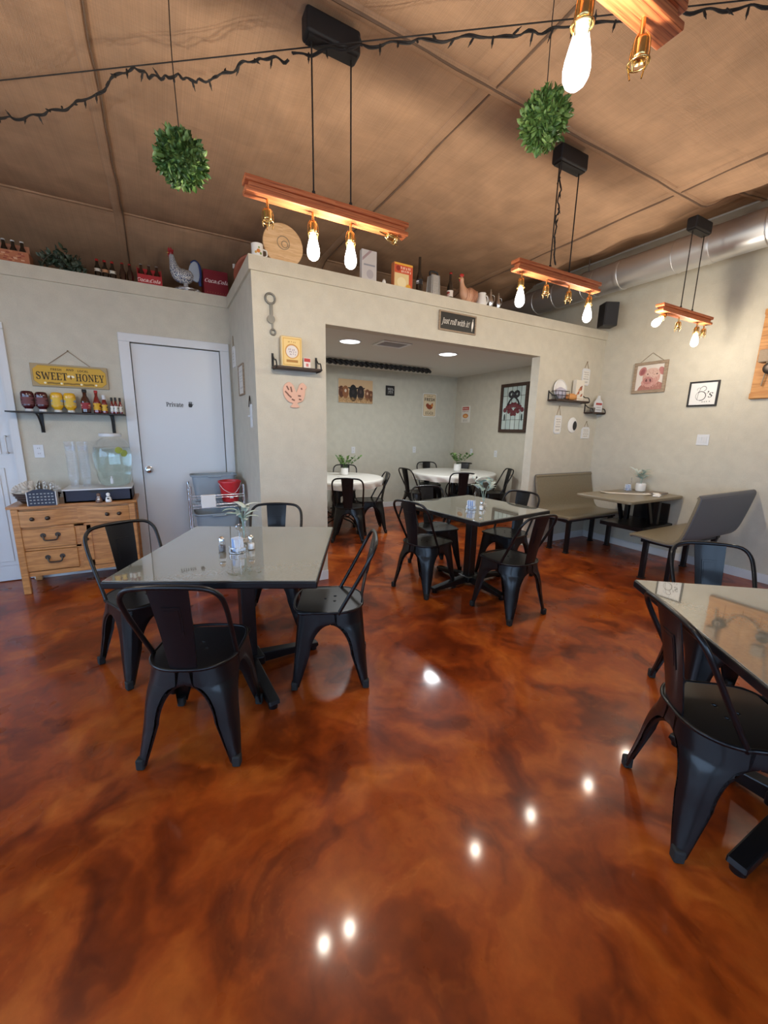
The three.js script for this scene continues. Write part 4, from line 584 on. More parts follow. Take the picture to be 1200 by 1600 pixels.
{
  const b = thing('small_black_sign', 'small square black sign with white lettering beside the cattle canvas', 'sign', [3.67, 2.14, -6.55]); mesh('sign_block', [rbox(0.17, 0.17, 0.03, 0.003, 0, 0, 0.015)], M.matteBlack, b); print('sign_print', 0.168, 0.168, 900, (x, w, h) => { x.fillStyle = '#1e1e1f'; x.fillRect(0, 0, w, h); scrib(x, w, h, [[0.28, 0.1], [0.42, 0.1], [0.62, 0.13], [0.78, 0.05]], '#d6d6d4', 0.18, 0.82); }, b, [0, 0, 0.0306]);
  const chick = (x, w, h, cy, c1, c2, s = 1) => { circ(x, w * 0.52, h * cy, w * 0.2 * s, c1, h * 0.09 * s); circ(x, w * 0.34, h * (cy - 0.06 * s), w * 0.11 * s, c1, h * 0.08 * s, 0.5); circ(x, w * 0.7, h * (cy - 0.07 * s), w * 0.08 * s, c2, h * 0.06 * s); circ(x, w * 0.72, h * (cy - 0.13 * s), w * 0.05 * s, '#a32a22', h * 0.02 * s); x.fillStyle = '#7a4a22'; x.fillRect(w * 0.48, h * (cy + 0.07 * s), w * 0.02, h * 0.05 * s); x.fillRect(w * 0.56, h * (cy + 0.07 * s), w * 0.02, h * 0.05 * s); };
  const e = thing('egg_sign', 'cream tin sign reading Fresh Eggs with a hen, on the alcove back wall', 'sign', [4.555, 1.925, -6.55]); mesh('tin_plate', [ext(rrect(0.31, 0.43, 0.02), 0.004, 0.001, { p: [0, 0, 0.001] }), ...[[-1, -1], [1, -1], [-1, 1], [1, 1]].map(([a, q]) => cyl(0.006, 0.006, 0.004, a * 0.14, q * 0.2, 0.006, [Math.PI / 2, 0, 0], 10))], M.paper, e);
  print('sign_print', 0.29, 0.41, 700, (x, w, h) => { x.fillStyle = '#dcc9a6'; x.fillRect(0, 0, w, h); x.strokeStyle = '#7a5a36'; x.lineWidth = 3; x.strokeRect(5, 5, w - 10, h - 10); scrib(x, w, h, [[0.1, 0.05]], '#6a4a2c', 0.28, 0.75); words(x, 'FRESH', w * 0.5, h * 0.25, h * 0.2, { font: 'sans-serif', color: '#2a2422', max: w * 0.86 }); chick(x, w, h, 0.58, '#8c3f22', '#c67a34', 1.15); scrib(x, w, h, [[0.77, 0.02]], '#8a6a44', 0.3, 0.7); words(x, 'EGGS', w * 0.5, h * 0.87, h * 0.17, { color: '#4a3626', max: w * 0.8 }); }, e, [0, 0, 0.0056]);
  const p = thing('chicken_sign', 'small red and white poster in the alcove corner', 'sign', [RW, 1.77, -6.23], -Math.PI / 2); mesh('sign_plate', [rbox(0.24, 0.31, 0.008, 0.002, 0, 0, 0.004)], M.paper, p); print('sign_print', 0.235, 0.305, 700, (x, w, h) => { x.fillStyle = '#d9d2c6'; x.fillRect(0, 0, w, h); x.fillStyle = '#b2483c'; x.fillRect(w * 0.1, h * 0.05, w * 0.8, h * 0.2); scrib(x, w, h, [[0.15, 0.08]], '#ead9cf', 0.18, 0.82); scrib(x, w, h, [[0.33, 0.05]], '#a44a3c', 0.12, 0.9); circ(x, w * 0.5, h * 0.6, w * 0.34, '#c67a3c', h * 0.14); circ(x, w * 0.5, h * 0.62, w * 0.2, '#dba868', h * 0.07); scrib(x, w, h, [[0.86, 0.05], [0.93, 0.03]], '#7d7a70', 0.2, 0.8); }, p, [0, 0, 0.0083]);
}
{ // stained glass panel: panes and leads are pieces
  const g = thing('stained_glass_panel', 'stained glass panel with a red grape garland in a dark wooden frame, alcove side wall', 'panel', [RW, 1.84, -5.0], -Math.PI / 2), W = 0.6, H = 0.8, f = 0.05;
  for (const [a, b, c, d] of [[W, f, 0, H / 2 - f / 2], [W, f, 0, -H / 2 + f / 2], [f, H - 2 * f, -W / 2 + f / 2, 0], [f, H - 2 * f, W / 2 - f / 2, 0]]) mesh('frame_rail', [uvm(rbox(a, b, 0.035, 0.004, c, d, 0.02))], M.darkWood, g);
  const tint = [[0.5, 0.58, 0.54], [0.56, 0.64, 0.6], [0.46, 0.55, 0.52]].map((c) => phys(c, 0.08, { clearcoat: 0.6 })), xs = [0, 1, 2, 3, 4, 5].map((i) => -0.25 + i * 0.1), ys = [-0.35, -0.19, 0.2, 0.35];
  for (let i = 0; i < 5; i++) for (let k = 0; k < 3; k++) mesh('pane', [box(0.094, ys[k + 1] - ys[k] - 0.006, 0.004, (xs[i] + xs[i + 1]) / 2, (ys[k] + ys[k + 1]) / 2, 0.014)], tint[(i * 2 + k) % 3], g);
  for (let i = 1; i < 5; i++) mesh('lead_strip', [box(0.006, 0.7, 0.008, xs[i], 0, 0.015)], M.pewterDark, g); for (const y of [-0.19, 0.2]) mesh('lead_strip', [box(0.5, 0.006, 0.008, 0, y, 0.015)], M.pewterDark, g);
  const wine = phys([0.13, 0.02, 0.03], 0.2, { clearcoat: 0.6 });
  mesh('ribbon_bow', [torus(0.042, 0.02, -0.06, 0.225, 0.022), torus(0.042, 0.02, 0.06, 0.225, 0.022), ball(0.025, 0, 0.2, 0.022, [1, 1, 0.6], 12), tube([[0, 0.19, 0.022], [-0.08, 0.13, 0.022], [-0.13, 0.05, 0.022]], 0.014, 14, 6), tube([[0, 0.19, 0.022], [0.08, 0.13, 0.022], [0.13, 0.05, 0.022]], 0.014, 14, 6)], phys([0.03, 0.03, 0.035], 0.2), g);
  [[-0.19, -0.03, 0.04], [-0.14, 0.01, 0.04], [-0.09, 0.03, 0.045], [-0.03, 0.05, 0.045], [0.03, 0.05, 0.045], [0.09, 0.03, 0.045], [0.14, 0.01, 0.04], [0.19, -0.03, 0.04], [-0.1, -0.05, 0.04], [0.1, -0.05, 0.04], [-0.05, -0.04, 0.04], [0.05, -0.04, 0.04], [0, -0.08, 0.045], [-0.04, -0.1, 0.03], [0.04, -0.1, 0.03]].forEach(([a, b, r]) => mesh('glass_grape', [ball(r, a, b, 0.016, [1, 1, 0.25], 14)], wine, g));
  for (const s of [-1, 1]) mesh('leaf_drop', [ball(0.018, s * 0.19, -0.15, 0.016, [1, 3.4, 0.3], 12)], phys([0.03, 0.05, 0.05], 0.2), g);
}
{ // black twisted garland under the alcove ceiling
  const g = thing('twisted_garland', 'black twisted garland strung along the alcove ceiling', 'garland', [0, 2.43, -5.86]); const A = [], B = []; for (let i = 0; i <= 150; i++) { const x = mix(0.95, 4.06, i / 150), a = i * 0.75; A.push([x, Math.cos(a) * 0.02, Math.sin(a) * 0.02]); B.push([x, -Math.cos(a) * 0.02, -Math.sin(a) * 0.02]); }
  mesh('strand', [tube(A, 0.024, 600, 6)], M.matteBlack, g); mesh('strand', [tube(B, 0.024, 600, 6)], M.matteBlack, g); for (const x of [1.3, 2.3, 3.2, 4.0]) mesh('ceiling_hook', [bar([x, 0.02, 0], [x, 0.045, 0], 0.003, 6)], M.steel, g);
}
// tags on the side of the column
{
  const t = thing('hanging_tag', 'narrow white hanging tag next to the door frame, on the column side', 'sign', [0.7, 2.14, -4.5], -Math.PI / 2); mesh('tag_board', [ext(shapeOf([[-0.07, -0.1], [0.07, -0.1], [0.07, 0.07], [0.04, 0.1], [-0.04, 0.1], [-0.07, 0.07]]), 0.01, 0.002)], M.paper, t); print('tag_print', 0.1, 0.14, 600, (x, w, h) => { x.fillStyle = '#dcd8d0'; x.fillRect(0, 0, w, h); scrib(x, w, h, [[0.2, 0.08], [0.4, 0.06], [0.6, 0.08], [0.8, 0.06]], '#8b857c', 0.15, 0.85); }, t, [0, -0.01, 0.0105]); mesh('hanging_twine', [bar([-0.03, 0.1, 0.006], [0, 0.2, 0.006], 0.003, 6), bar([0.03, 0.1, 0.006], [0, 0.2, 0.006], 0.003, 6)], M.twine, t);
  framed('certificate_frame', 'small framed certificate on the column side', 'picture', [0.7, 1.88, -4.12], -Math.PI / 2, 0.27, 0.28, 0.014, 0.016, M.greyWood, 600, (x, w, h) => { x.fillStyle = '#d6d2c9'; x.fillRect(0, 0, w, h); scrib(x, w, h, [[0.2, 0.05], [0.35, 0.03], [0.45, 0.03], [0.55, 0.03], [0.78, 0.06]], '#8f8a82', 0.2, 0.8); });
  const c = thing('cross_plaque', 'small white wooden plaque with a crossbar on the column side', 'plaque', [0.7, 1.56, -3.74], -Math.PI / 2); mesh('plaque_board', [rbox(0.06, 0.2, 0.012, 0.003, 0.02, -0.02, 0.006), rbox(0.15, 0.014, 0.01, 0.003, -0.01, -0.02, 0.012)], M.white, c); mesh('hanging_wire', [tube([[-0.06, 0.06, 0.008], [-0.02, 0.12, 0.01], [0.0, 0.15, 0.01], [0.03, 0.1, 0.01], [0.03, 0.07, 0.008]], 0.004, 20, 6)], M.pewterDark, c);
}
// on the column front
{
  const s = thing('spoon_hanger', 'antique metal measuring spoon with ring hung on the column', 'decoration', [0.84, 2.34, PW]); mesh('top_ring', [torus(0.038, 0.008, 0, 0.115, 0.012)], M.pewter, s); mesh('handle_bar', [rbox(0.026, 0.13, 0.008, 0.003, 0.005, 0.02, 0.012), cyl(0.03, 0.032, 0.012, 0.0, -0.04, 0.014, [Math.PI / 2, 0, 0])], M.pewter, s); mesh('lower_spoon', [torus(0.02, 0.007, 0.014, -0.135, 0.012), rbox(0.014, 0.06, 0.007, 0.003, 0.012, -0.088, 0.012)], M.pewter, s);
  const shelfUnit = (name, label, x0, x1, y, wire) => { const w = x1 - x0, h = thing(name, label, 'shelf', [(x0 + x1) / 2, y, PW]); mesh('shelf_board', [uvm(rbox(w, 0.016, 0.13, 0.003, 0, 0, 0.065))], M.darkWood, h); for (const q of [-1, 1]) mesh('metal_bracket', [box(0.018, 0.12, 0.005, q * (w / 2 - 0.012), 0.055, 0.003), tube([[q * (w / 2 - 0.012), 0.1, 0.006], [q * (w / 2 - 0.012), 0.06, 0.06], [q * (w / 2 - 0.012), 0.05, 0.11], [q * (w / 2 - 0.012), 0.012, 0.13], [q * (w / 2 - 0.012), -0.01, 0.12], [q * (w / 2 - 0.012), -0.011, 0.01]], 0.006, 30, 6)], M.matteBlack, h); return h; };
  shelfUnit('column_shelf', 'small dark wooden shelf with metal end brackets on the column', 0.832, 1.231, 1.928);
  const k = thing('cookbook_tin', 'cream and yellow recipe tin standing on the column shelf', 'tin', [0.985, 1.937, -3.44]); mesh('tin_body', [rbox(0.178, 0.24, 0.05, 0.012, 0, 0.12, 0)], phys([0.66, 0.5, 0.26], 0.4), k); print('tin_print', 0.16, 0.22, 900, (x, w, h) => { x.fillStyle = '#e0c07e'; x.fillRect(0, 0, w, h); x.strokeStyle = '#c79c50'; x.lineWidth = 5; x.strokeRect(8, 8, w - 16, h - 16); circ(x, w * 0.5, h * 0.48, w * 0.36, '#c08a4a', h * 0.26); circ(x, w * 0.5, h * 0.49, w * 0.31, '#d8cfc8', h * 0.22); scrib(x, w, h, [[0.42, 0.06], [0.5, 0.04], [0.58, 0.04]], '#9c8e94', 0.32, 0.7); scrib(x, w, h, [[0.15, 0.04]], '#b98f4e', 0.3, 0.7); x.fillStyle = '#a8783a'; x.fillRect(w * 0.2, h * 0.78, w * 0.6, h * 0.09); }, k, [0, 0.118, 0.0255]);
  const b = thing('spice_tin', 'small red and white spice tin on the column shelf', 'tin', [1.115, 1.937, -3.44]); mesh('tin_body', [rbox(0.06, 0.085, 0.035, 0.004, 0, 0.0425, 0)], M.paper, b); print('tin_print', 0.054, 0.078, 1200, (x, w, h) => { x.fillStyle = '#e3d6cf'; x.fillRect(0, 0, w, h); x.fillStyle = '#b03a36'; x.fillRect(0, 0, w, h * 0.36); x.fillStyle = '#c77670'; x.fillRect(w * 0.3, h * 0.52, w * 0.4, h * 0.32); }, b, [0, 0.042, 0.018]);
  const r = thing('rooster_plaque', 'copper-pink cut-out rooster plaque under the column shelf', 'plaque', [1.02, 1.725, PW]);
  mesh('rooster_cutout', [ext(shapeOf([[-0.02, -0.075], [-0.04, -0.105], [0.04, -0.105], [0.022, -0.075], [0.07, -0.05], [0.09, 0], [0.095, 0.045], [0.108, 0.06], [0.095, 0.085], [0.07, 0.1], [0.045, 0.085], [0.03, 0.05], [0.015, 0.02], [0.005, 0.04], [-0.01, 0.075], [-0.045, 0.1], [-0.085, 0.075], [-0.1, 0.03], [-0.085, -0.03], [-0.05, -0.065]], true), 0.012, 0.003, { p: [0, 0, 0.002] })], phys([0.72, 0.42, 0.3], 0.45), r);
  [[-0.06, 0.05, 0.03, 0.5], [-0.07, 0.01, 0.03, 0.8], [-0.03, 0.04, 0.035, 0.2], [-0.045, -0.015, 0.03, 0.9], [-0.015, -0.045, 0.022, 1.2], [0.04, -0.01, 0.02, 1.5], [0.045, -0.04, 0.018, 1.4], [0.06, 0.05, 0.012, 0.3]].forEach(([a, c, l, t]) => mesh('feather_mark', [box(0.012, l * 1.25, 0.003, a, c, 0.0145, [0, 0, t])], std([0.2, 0.09, 0.06], 0.6), r));

  // shelves and tags by the right corner
  shelfUnit('corner_shelf', 'wooden wall shelf with wire ends carrying a basket and a box, right of the alcove', 4.19, 4.83, 1.84); shelfUnit('small_corner_shelf', 'short wall shelf in the room corner carrying a white jug board', 4.91, 5.185, 1.715);
  const ws = thing('wire_basket', 'small dark wire basket lined with lilac cloth on the corner shelf', 'basket', [4.335, 1.849, -3.432]); mesh('wire_frame', [0.004, 0.05, 0.1].flatMap((y) => [bar([-0.1, y, 0.05], [0.1, y, 0.05], 0.003, 6), bar([-0.1, y, -0.05], [0.1, y, -0.05], 0.003, 6), bar([-0.1, y, -0.05], [-0.1, y, 0.05], 0.003, 6), bar([0.1, y, -0.05], [0.1, y, 0.05], 0.003, 6)]).concat([-0.1, -0.03, 0.03, 0.1].flatMap((q) => [bar([q, 0, 0.05], [q, 0.1, 0.05], 0.003, 6)])), M.matteBlack, ws); mesh('cloth_liner', [xf(new THREE.IcosahedronGeometry(0.09, 4), { s: [1, 0.75, 0.48], p: [0, 0.075, 0] })].map((g) => { const P = g.attributes.position; for (let i = 0; i < P.count; i++) { const n = 1 + 0.12 * n3(P.getX(i) * 22, P.getY(i) * 22, P.getZ(i) * 22); P.setXYZ(i, P.getX(i) * n, 0.07 + (P.getY(i) - 0.07) * n, P.getZ(i) * n); } g.computeVertexNormals(); return g; }), std([0.46, 0.44, 0.52], 0.9), ws);
  const wp = thing('white_plate', 'white scalloped dish leaning behind the wire basket', 'dish', [4.37, 1.849, -3.483]); mesh('dish', [xf(lathe([[0.001, 0.004], [0.07, 0.004], [0.1, 0.014], [0.118, 0.018], [0.1, 0.01], [0.07, 0], [0.001, 0]], 36), { r: [Math.PI / 2 - 0.06, 0, 0], p: [0, 0.125, 0] })], M.ceramic, wp); mesh('dish_rim', [torus(0.117, 0.005, 0, 0.125, 0.016, [-0.06, 0, 0])], M.ceramic, wp);
  const op = thing('orange_pouch', 'orange patterned packet lying on the corner shelf', 'packet', [4.53, 1.849, -3.42]); mesh('pouch', [xf(new THREE.SphereGeometry(0.07, 20, 12), { s: [1.35, 0.6, 0.5], p: [0, 0.042, 0] })], phys([0.6, 0.27, 0.08], 0.5), op); mesh('seam_edge', [box(0.012, 0.07, 0.004, -0.095, 0.04, 0), box(0.012, 0.07, 0.004, 0.095, 0.04, 0)], phys([0.5, 0.2, 0.06], 0.5), op);
  const rb = thing('recipe_box', 'cream box printed with red roosters on the corner shelf', 'box', [4.69, 1.849, -3.455]); mesh('box_body', [rbox(0.16, 0.255, 0.05, 0.004, 0, 0.1275, 0)], std([0.68, 0.63, 0.54], 0.6), rb); print('box_print', 0.155, 0.25, 800, (x, w, h) => { x.fillStyle = '#ddd5c6'; x.fillRect(0, 0, w, h); for (const [a, b, s] of [[0.6, 0.4, 1], [0.35, 0.62, 0.7], [0.75, 0.72, 0.6]]) { circ(x, w * a, h * b, w * 0.16 * s, '#9c5238', h * 0.1 * s, 0.5); circ(x, w * (a - 0.16 * s), h * (b + 0.06 * s), w * 0.1 * s, '#c08458', h * 0.09 * s, 0.7); circ(x, w * (a + 0.1 * s), h * (b - 0.1 * s), w * 0.07 * s, '#7c3a2a', h * 0.05 * s); } x.fillStyle = '#c8b49a'; x.fillRect(w * 0.1, h * 0.88, w * 0.8, h * 0.04); }, rb, [0, 0.127, 0.0256]);
  const jb = thing('jug_board', 'white jug-shaped board with a red band on the short corner shelf', 'plaque', [5.08, 1.724, -3.42]); mesh('jug_cutout', [ext(shapeOf([[-0.08, 0], [0.08, 0], [0.08, 0.13], [0.035, 0.165], [0.02, 0.19], [0.02, 0.21], [-0.02, 0.21], [-0.02, 0.19], [-0.035, 0.165], [-0.08, 0.13]]), 0.02, 0.003, { p: [0, 0, -0.01] })], M.white, jb); mesh('red_band', [box(0.12, 0.026, 0.003, 0, 0.105, 0.0115)], std([0.4, 0.06, 0.05], 0.6), jb); mesh('script_line', [box(0.09, 0.006, 0.002, 0, 0.06, 0.011)], std([0.3, 0.28, 0.28], 0.7), jb); mesh('script_line', [box(0.1, 0.008, 0.002, 0, 0.03, 0.011)], std([0.3, 0.28, 0.28], 0.7), jb);
  for (const [x, w] of [[4.952, 'farther from the corner'], [4.995, 'next to the jug board']]) { const c = thing('spice_cup', `small grey metal cup on the short corner shelf, ${w}`, 'cup', [x, 1.724, -3.42]); mesh('cup_body', [lathe([[0.001, 0.002], [0.018, 0], [0.021, 0.05], [0.022, 0.052], [0.02, 0.05], [0.017, 0.006], [0.001, 0.006]], 20)], M.pewter, c); mesh('cup_lid', [lathe([[0.022, 0.052], [0.018, 0.062], [0.006, 0.066], [0.001, 0.068]], 20)], M.steel, c); }
  const tag = (name, label, x, y, w, h, kind, drop) => { const t = thing(name, label, 'sign', [x, y, PW]); const sh = kind === 'bottle' ? [[-w / 2, -h / 2], [w / 2, -h / 2], [w / 2, h * 0.3], [w * 0.32, h / 2], [-w * 0.32, h / 2], [-w / 2, h * 0.3]] : [[-w * 0.36, -h / 2], [w * 0.36, -h / 2], [w / 2, -h * 0.38], [w / 2, h * 0.42], [w * 0.36, h / 2], [-w * 0.36, h / 2], [-w / 2, h * 0.42], [-w / 2, -h * 0.38]]; mesh('tag_board', [ext(shapeOf(sh), 0.01, 0.002)], M.white, t); print('tag_print', w * 0.8, h * 0.78, 700, (c, cw, chh) => { c.fillStyle = '#dfdbd2'; c.fillRect(0, 0, cw, chh); scrib(c, cw, chh, [[0.12, 0.06], [0.28, 0.07], [0.45, 0.05], [0.62, 0.08], [0.85, 0.1]], '#76716b', 0.12, 0.88); }, t, [0, -0.005, 0.0104]); mesh('hanging_twine', [bar([-w * 0.3, h / 2 - 0.01, 0.006], [0, h / 2 + drop, 0.006], 0.003, 6), bar([w * 0.3, h / 2 - 0.01, 0.006], [0, h / 2 + drop, 0.006], 0.003, 6), ball(0.008, 0, h / 2 + drop, 0.008, [1, 1, 1], 8)], M.twine, t); return t; };
  tag('kitchen_tag', 'white hanging tag with grey lettering high up beside the room corner', 4.865, 2.16, 0.15, 0.21, 'tag', 0.08); tag('recipe_tag', 'tall white hanging tag with short lines of lettering below the corner shelf', 4.42, 1.55, 0.13, 0.23, 'tag', 0.11); tag('cutting_board_tag', 'small white bottle-shaped tag under the short corner shelf', 4.99, 1.455, 0.165, 0.15, 'bottle', 0.07);
  const pl = thing('wall_plate', 'white oval dish with a black oval centre on the wall between two tags', 'plaque', [4.71, 1.548, PW]); mesh('oval_dish', [ball(0.1, 0, 0, 0.004, [0.92, 1, 0.16], 28)], M.ceramic, pl); mesh('black_oval', [ball(0.06, 0.025, -0.005, 0.012, [0.85, 1.05, 0.2], 24)], M.matteBlack, pl);
}
{ // pulley board on the right wall
  const b = thing('pulley_board', 'wooden wall board with rope pulleys, cut off by the picture edge', 'decoration', [RW, 2.23, -1.5], -Math.PI / 2);
  for (let i = 0; i < 5; i++) mesh('plank', [uvm(rbox(0.15, 0.84, 0.02, 0.003, -0.304 + i * 0.152, 0, 0.012))], M.plank, b); for (const y of [-0.39, 0.39]) mesh('cross_batten', [uvm(rbox(0.76, 0.05, 0.016, 0.003, 0, y, 0.03))], M.plank, b);
  for (const [x, y] of [[-0.305, -0.02], [0.1, 0.0]]) { mesh('pulley_block', [rbox(0.1, 0.12, 0.05, 0.015, x, y, 0.05)], M.greyWood, b); }
  for (const [x, y] of [[-0.25, -0.14], [0.12, -0.16]]) mesh('pulley_wheel', [xf(lathe([[0.012, -0.018], [0.055, -0.018], [0.045, 0], [0.055, 0.018], [0.012, 0.018]], 28), { r: [Math.PI / 2, 0, 0], p: [x, y, 0.05] })], M.pewterDark, b);
  mesh('rope', [tube([[-0.2, 0.4, 0.04], [-0.26, 0.12, 0.06], [-0.29, 0.0, 0.06], [-0.275, -0.1, 0.055], [-0.2, -0.17, 0.05], [-0.1, -0.3, 0.04], [0.05, -0.25, 0.04], [0.15, 0.0, 0.04], [0.2, 0.38, 0.04]], 0.007, 60, 6)], M.twine, b); mesh('rope', [tube([[-0.24, 0.4, 0.04], [-0.25, 0.1, 0.06], [-0.3, -0.3, 0.04]], 0.006, 30, 6)], M.twine, b);
}
{ const s = thing('wall_speaker', 'black box loudspeaker high in the room corner above the partition', 'speaker', [4.88, 2.86, -3.3], -0.5); mesh('speaker_cabinet', [rbox(0.17, 0.27, 0.16, 0.012, 0, 0, 0)], M.matteBlack, s); mesh('grille', [rbox(0.15, 0.25, 0.01, 0.004, 0, 0, 0.082)], std([0.02, 0.02, 0.022], 0.9), s); mesh('bracket', [box(0.04, 0.06, 0.14, 0.04, 0, -0.13)], M.matteBlack, s); }

// ------------------------------------------------------------------ things on top of the door-wall ledge
{
  const Y = TOP + 0.001, Z = -4.84;
  const cola = [[0.026, 0], [0.029, 0.012], [0.026, 0.05], [0.029, 0.085], [0.024, 0.115], [0.013, 0.145], [0.0115, 0.178], [0.013, 0.182]];
  const script = (x, s, px, py, size, color) => { words(x, s, px, py, size, { style: 'italic', weight: 'bold', color, skew: 0.18 }); x.strokeStyle = color; x.lineWidth = size * 0.07; x.beginPath(); x.moveTo(px - size * 1.5, py + size * 0.42); x.quadraticCurveTo(px - size * 0.4, py + size * 0.2, px + size * 0.5, py + size * 0.45); x.stroke(); };
  // far-left carrier
  const cr = thing('bottle_carrier', 'orange printed bottle carrier at the far left end of the ledge', 'carrier', [-0.985, Y, Z + 0.02]); mesh('carrier_box', [box(0.2, 0.11, 0.006, 0, 0.055, 0.065), box(0.2, 0.11, 0.006, 0, 0.055, -0.065), box(0.006, 0.11, 0.13, -0.1, 0.055, 0), box(0.006, 0.11, 0.13, 0.1, 0.055, 0), box(0.2, 0.006, 0.13, 0, 0.003, 0), box(0.2, 0.17, 0.005, 0, 0.09, 0)], std([0.42, 0.17, 0.09], 0.7), cr);
  print('carrier_print', 0.198, 0.105, 700, (x, w, h) => { x.fillStyle = '#b06a48'; x.fillRect(0, 0, w, h); for (let k = 0; k < 26; k++) { x.fillStyle = ['#c98a62', '#8c3f30', '#d8a888', '#9c4a38'][k % 4]; x.fillRect(w * rnd(), h * rnd(), w * 0.12, h * 0.09); } x.fillStyle = '#c9a68a'; x.fillRect(0, h * 0.86, w, h * 0.14); }, cr, [0, 0.056, 0.0686]);
  [-0.06, 0, 0.06].forEach((q, i) => bottle('carrier_bottle', `dark bottle in the orange carrier, ${['left', 'middle', 'right'][i]} one`, 'bottle', [-0.985 + q, Y + 0.007, Z + 0.053], cola, M.darkGlass, { cap: [0.0135, 0.18, 0.19, M.white], group: 'bottles in the orange carrier' }));
  // dark trailing greenery
  const gr = thing('ledge_greenery', 'clump of dark green artificial trailing vine on the ledge', 'plant', [-0.665, Y, Z + 0.03]); const lf = leafGeo(0.05, 0.03, 0.6), many = [[], [], []];
  for (let i = 0; i < 260; i++) { const a = rr(0, 6.28), r = Math.sqrt(rnd()), x = Math.cos(a) * r * 0.16, z = Math.sin(a) * r * 0.1, y = 0.01 + Math.abs(Math.sin(a * 2)) * 0.05 + rnd() * 0.17 * (1 - r * 0.5); many[i % 3].push(xf(lf.clone(), { p: [x, y, z], r: [rr(-1.4, 1.4), rr(0, 6.28), rr(-1, 1)], s: [1, 1, 1].map((v) => v * rr(0.7, 1.2)) })); }
  const dk = [phys([0.03, 0.055, 0.035], 0.5, { side: THREE.DoubleSide }), phys([0.045, 0.075, 0.045], 0.5, { side: THREE.DoubleSide }), phys([0.09, 0.12, 0.09], 0.45, { side: THREE.DoubleSide })]; many.forEach((m, i) => { const q = mesh('leaves', m, dk[i], gr); q.userData.kind = 'stuff'; });
  mesh('vine_stem', [0, 1, 2, 3].map((k) => tube([...Array(7)].map((_, i) => [-0.14 + i * 0.047, 0.02 + 0.11 * Math.abs(Math.sin(i * 0.9 + k)), -0.06 + 0.04 * k + 0.02 * Math.sin(i)]), 0.004, 30, 5)), std([0.05, 0.05, 0.03], 0.8), gr);
  // three labelled bottles, two dim ones
  [['white-labelled squat bottle beside the greenery on the ledge', '#cfc8ba'], ['orange-labelled squat bottle, middle of three on the ledge', '#b9825a'], ['white-labelled squat bottle, last of three on the ledge', '#d4cdbd']].forEach(([l, c], i) => bottle('ledge_bottle', l, 'bottle', [-0.41 + i * 0.058, Y, Z + 0.01], [[0.025, 0], [0.027, 0.01], [0.027, 0.1], [0.014, 0.135], [0.012, 0.17]], M.darkGlass, { tag: [0.0275, 0.075, 0.1, c, '#6a5a4c'], cap: [0.0135, 0.165, 0.182, M.redCap], group: 'squat bottles on the ledge' }));
  [-0.215, -0.155].forEach((x, i) => bottle('soda_bottle', `dark soda bottle standing loose left of the red six-pack, ${i ? 'nearer it' : 'farther from it'}`, 'bottle', [x, Y, Z], cola, M.colaGlass, { cap: [0.0135, 0.18, 0.19, M.redCap], group: 'loose soda bottles' }));
  // red six-pack
  const sp = thing('six_pack_carrier', 'red cardboard six-pack carrier with white script on the ledge', 'carrier', [0.005, Y, Z + 0.02]); mesh('carrier_panel', [box(0.2, 0.1, 0.004, 0, 0.05, 0.066), box(0.2, 0.1, 0.004, 0, 0.05, -0.066), box(0.2, 0.006, 0.132, 0, 0.003, 0)], M.red, sp); for (const q of [-1, 1]) mesh('carrier_end', [ext(shapeOf([[-0.066, 0], [0.066, 0], [0.066, 0.12], [0.02, 0.175], [-0.02, 0.175], [-0.066, 0.12]]), 0.004, 0, { r: [0, Math.PI / 2, 0], p: [q * 0.1, 0, 0] })], M.red, sp); mesh('carrier_divider', [box(0.198, 0.165, 0.004, 0, 0.085, 0)], M.red, sp);
  print('carrier_print', 0.198, 0.096, 900, (x, w, h) => { x.fillStyle = '#a8262a'; x.fillRect(0, 0, w, h); script(x, 'Coca-Cola', w * 0.45, h * 0.48, h * 0.42, '#ecd9d4'); x.fillStyle = '#c98f86'; x.fillRect(w * 0.1, h * 0.86, w * 0.35, h * 0.05); }, sp, [0, 0.05, 0.0685]);
  for (let r = 0; r < 2; r++) for (let i = 0; i < 3; i++) bottle('cola_bottle', `brown cola bottle in the red six-pack, ${r ? 'back' : 'front'} row ${['left', 'middle', 'right'][i]}`, 'bottle', [-0.06 + i * 0.065, Y + 0.007, Z + 0.052 - r * 0.064], cola, M.colaGlass, { cap: [0.0135, 0.18, 0.19, M.steel], group: 'bottles in the red six-pack' });
  // blue and white rooster on crumpled foil
  const fo = thing('foil_nest', 'shiny crumpled silver foil under the rooster figurine', 'foil', [0.335, Y, Z + 0.05]); { const g = new THREE.IcosahedronGeometry(1, 5), P = g.attributes.position; for (let i = 0; i < P.count; i++) { const x = P.getX(i), y = P.getY(i), z = P.getZ(i), n = 1 + 0.16 * n3(x * 3.4, y * 3.4, z * 3.4) + 0.12 * n3(x * 9, y * 9, z * 9); P.setXYZ(i, x * 0.125 * n, Math.max(0, 0.022 + y * 0.035 * n), z * 0.075 * n); } g.computeVertexNormals(); mesh('foil_crumple', g, M.steel, fo); }
  const ro = thing('rooster_figurine', 'white and blue speckled rooster figurine with red comb on the ledge', 'figurine', [0.3, Y + 0.062, Z + 0.05]);
  const sp1 = dataTex(256, 256, (u, v) => { const n = n2(u * 13, v * 11), m = n2(u * 8 + 9, v * 8); return n > 0.22 ? [50, 62, 96] : m > 0.55 ? [96, 112, 150] : [208, 208, 204]; });
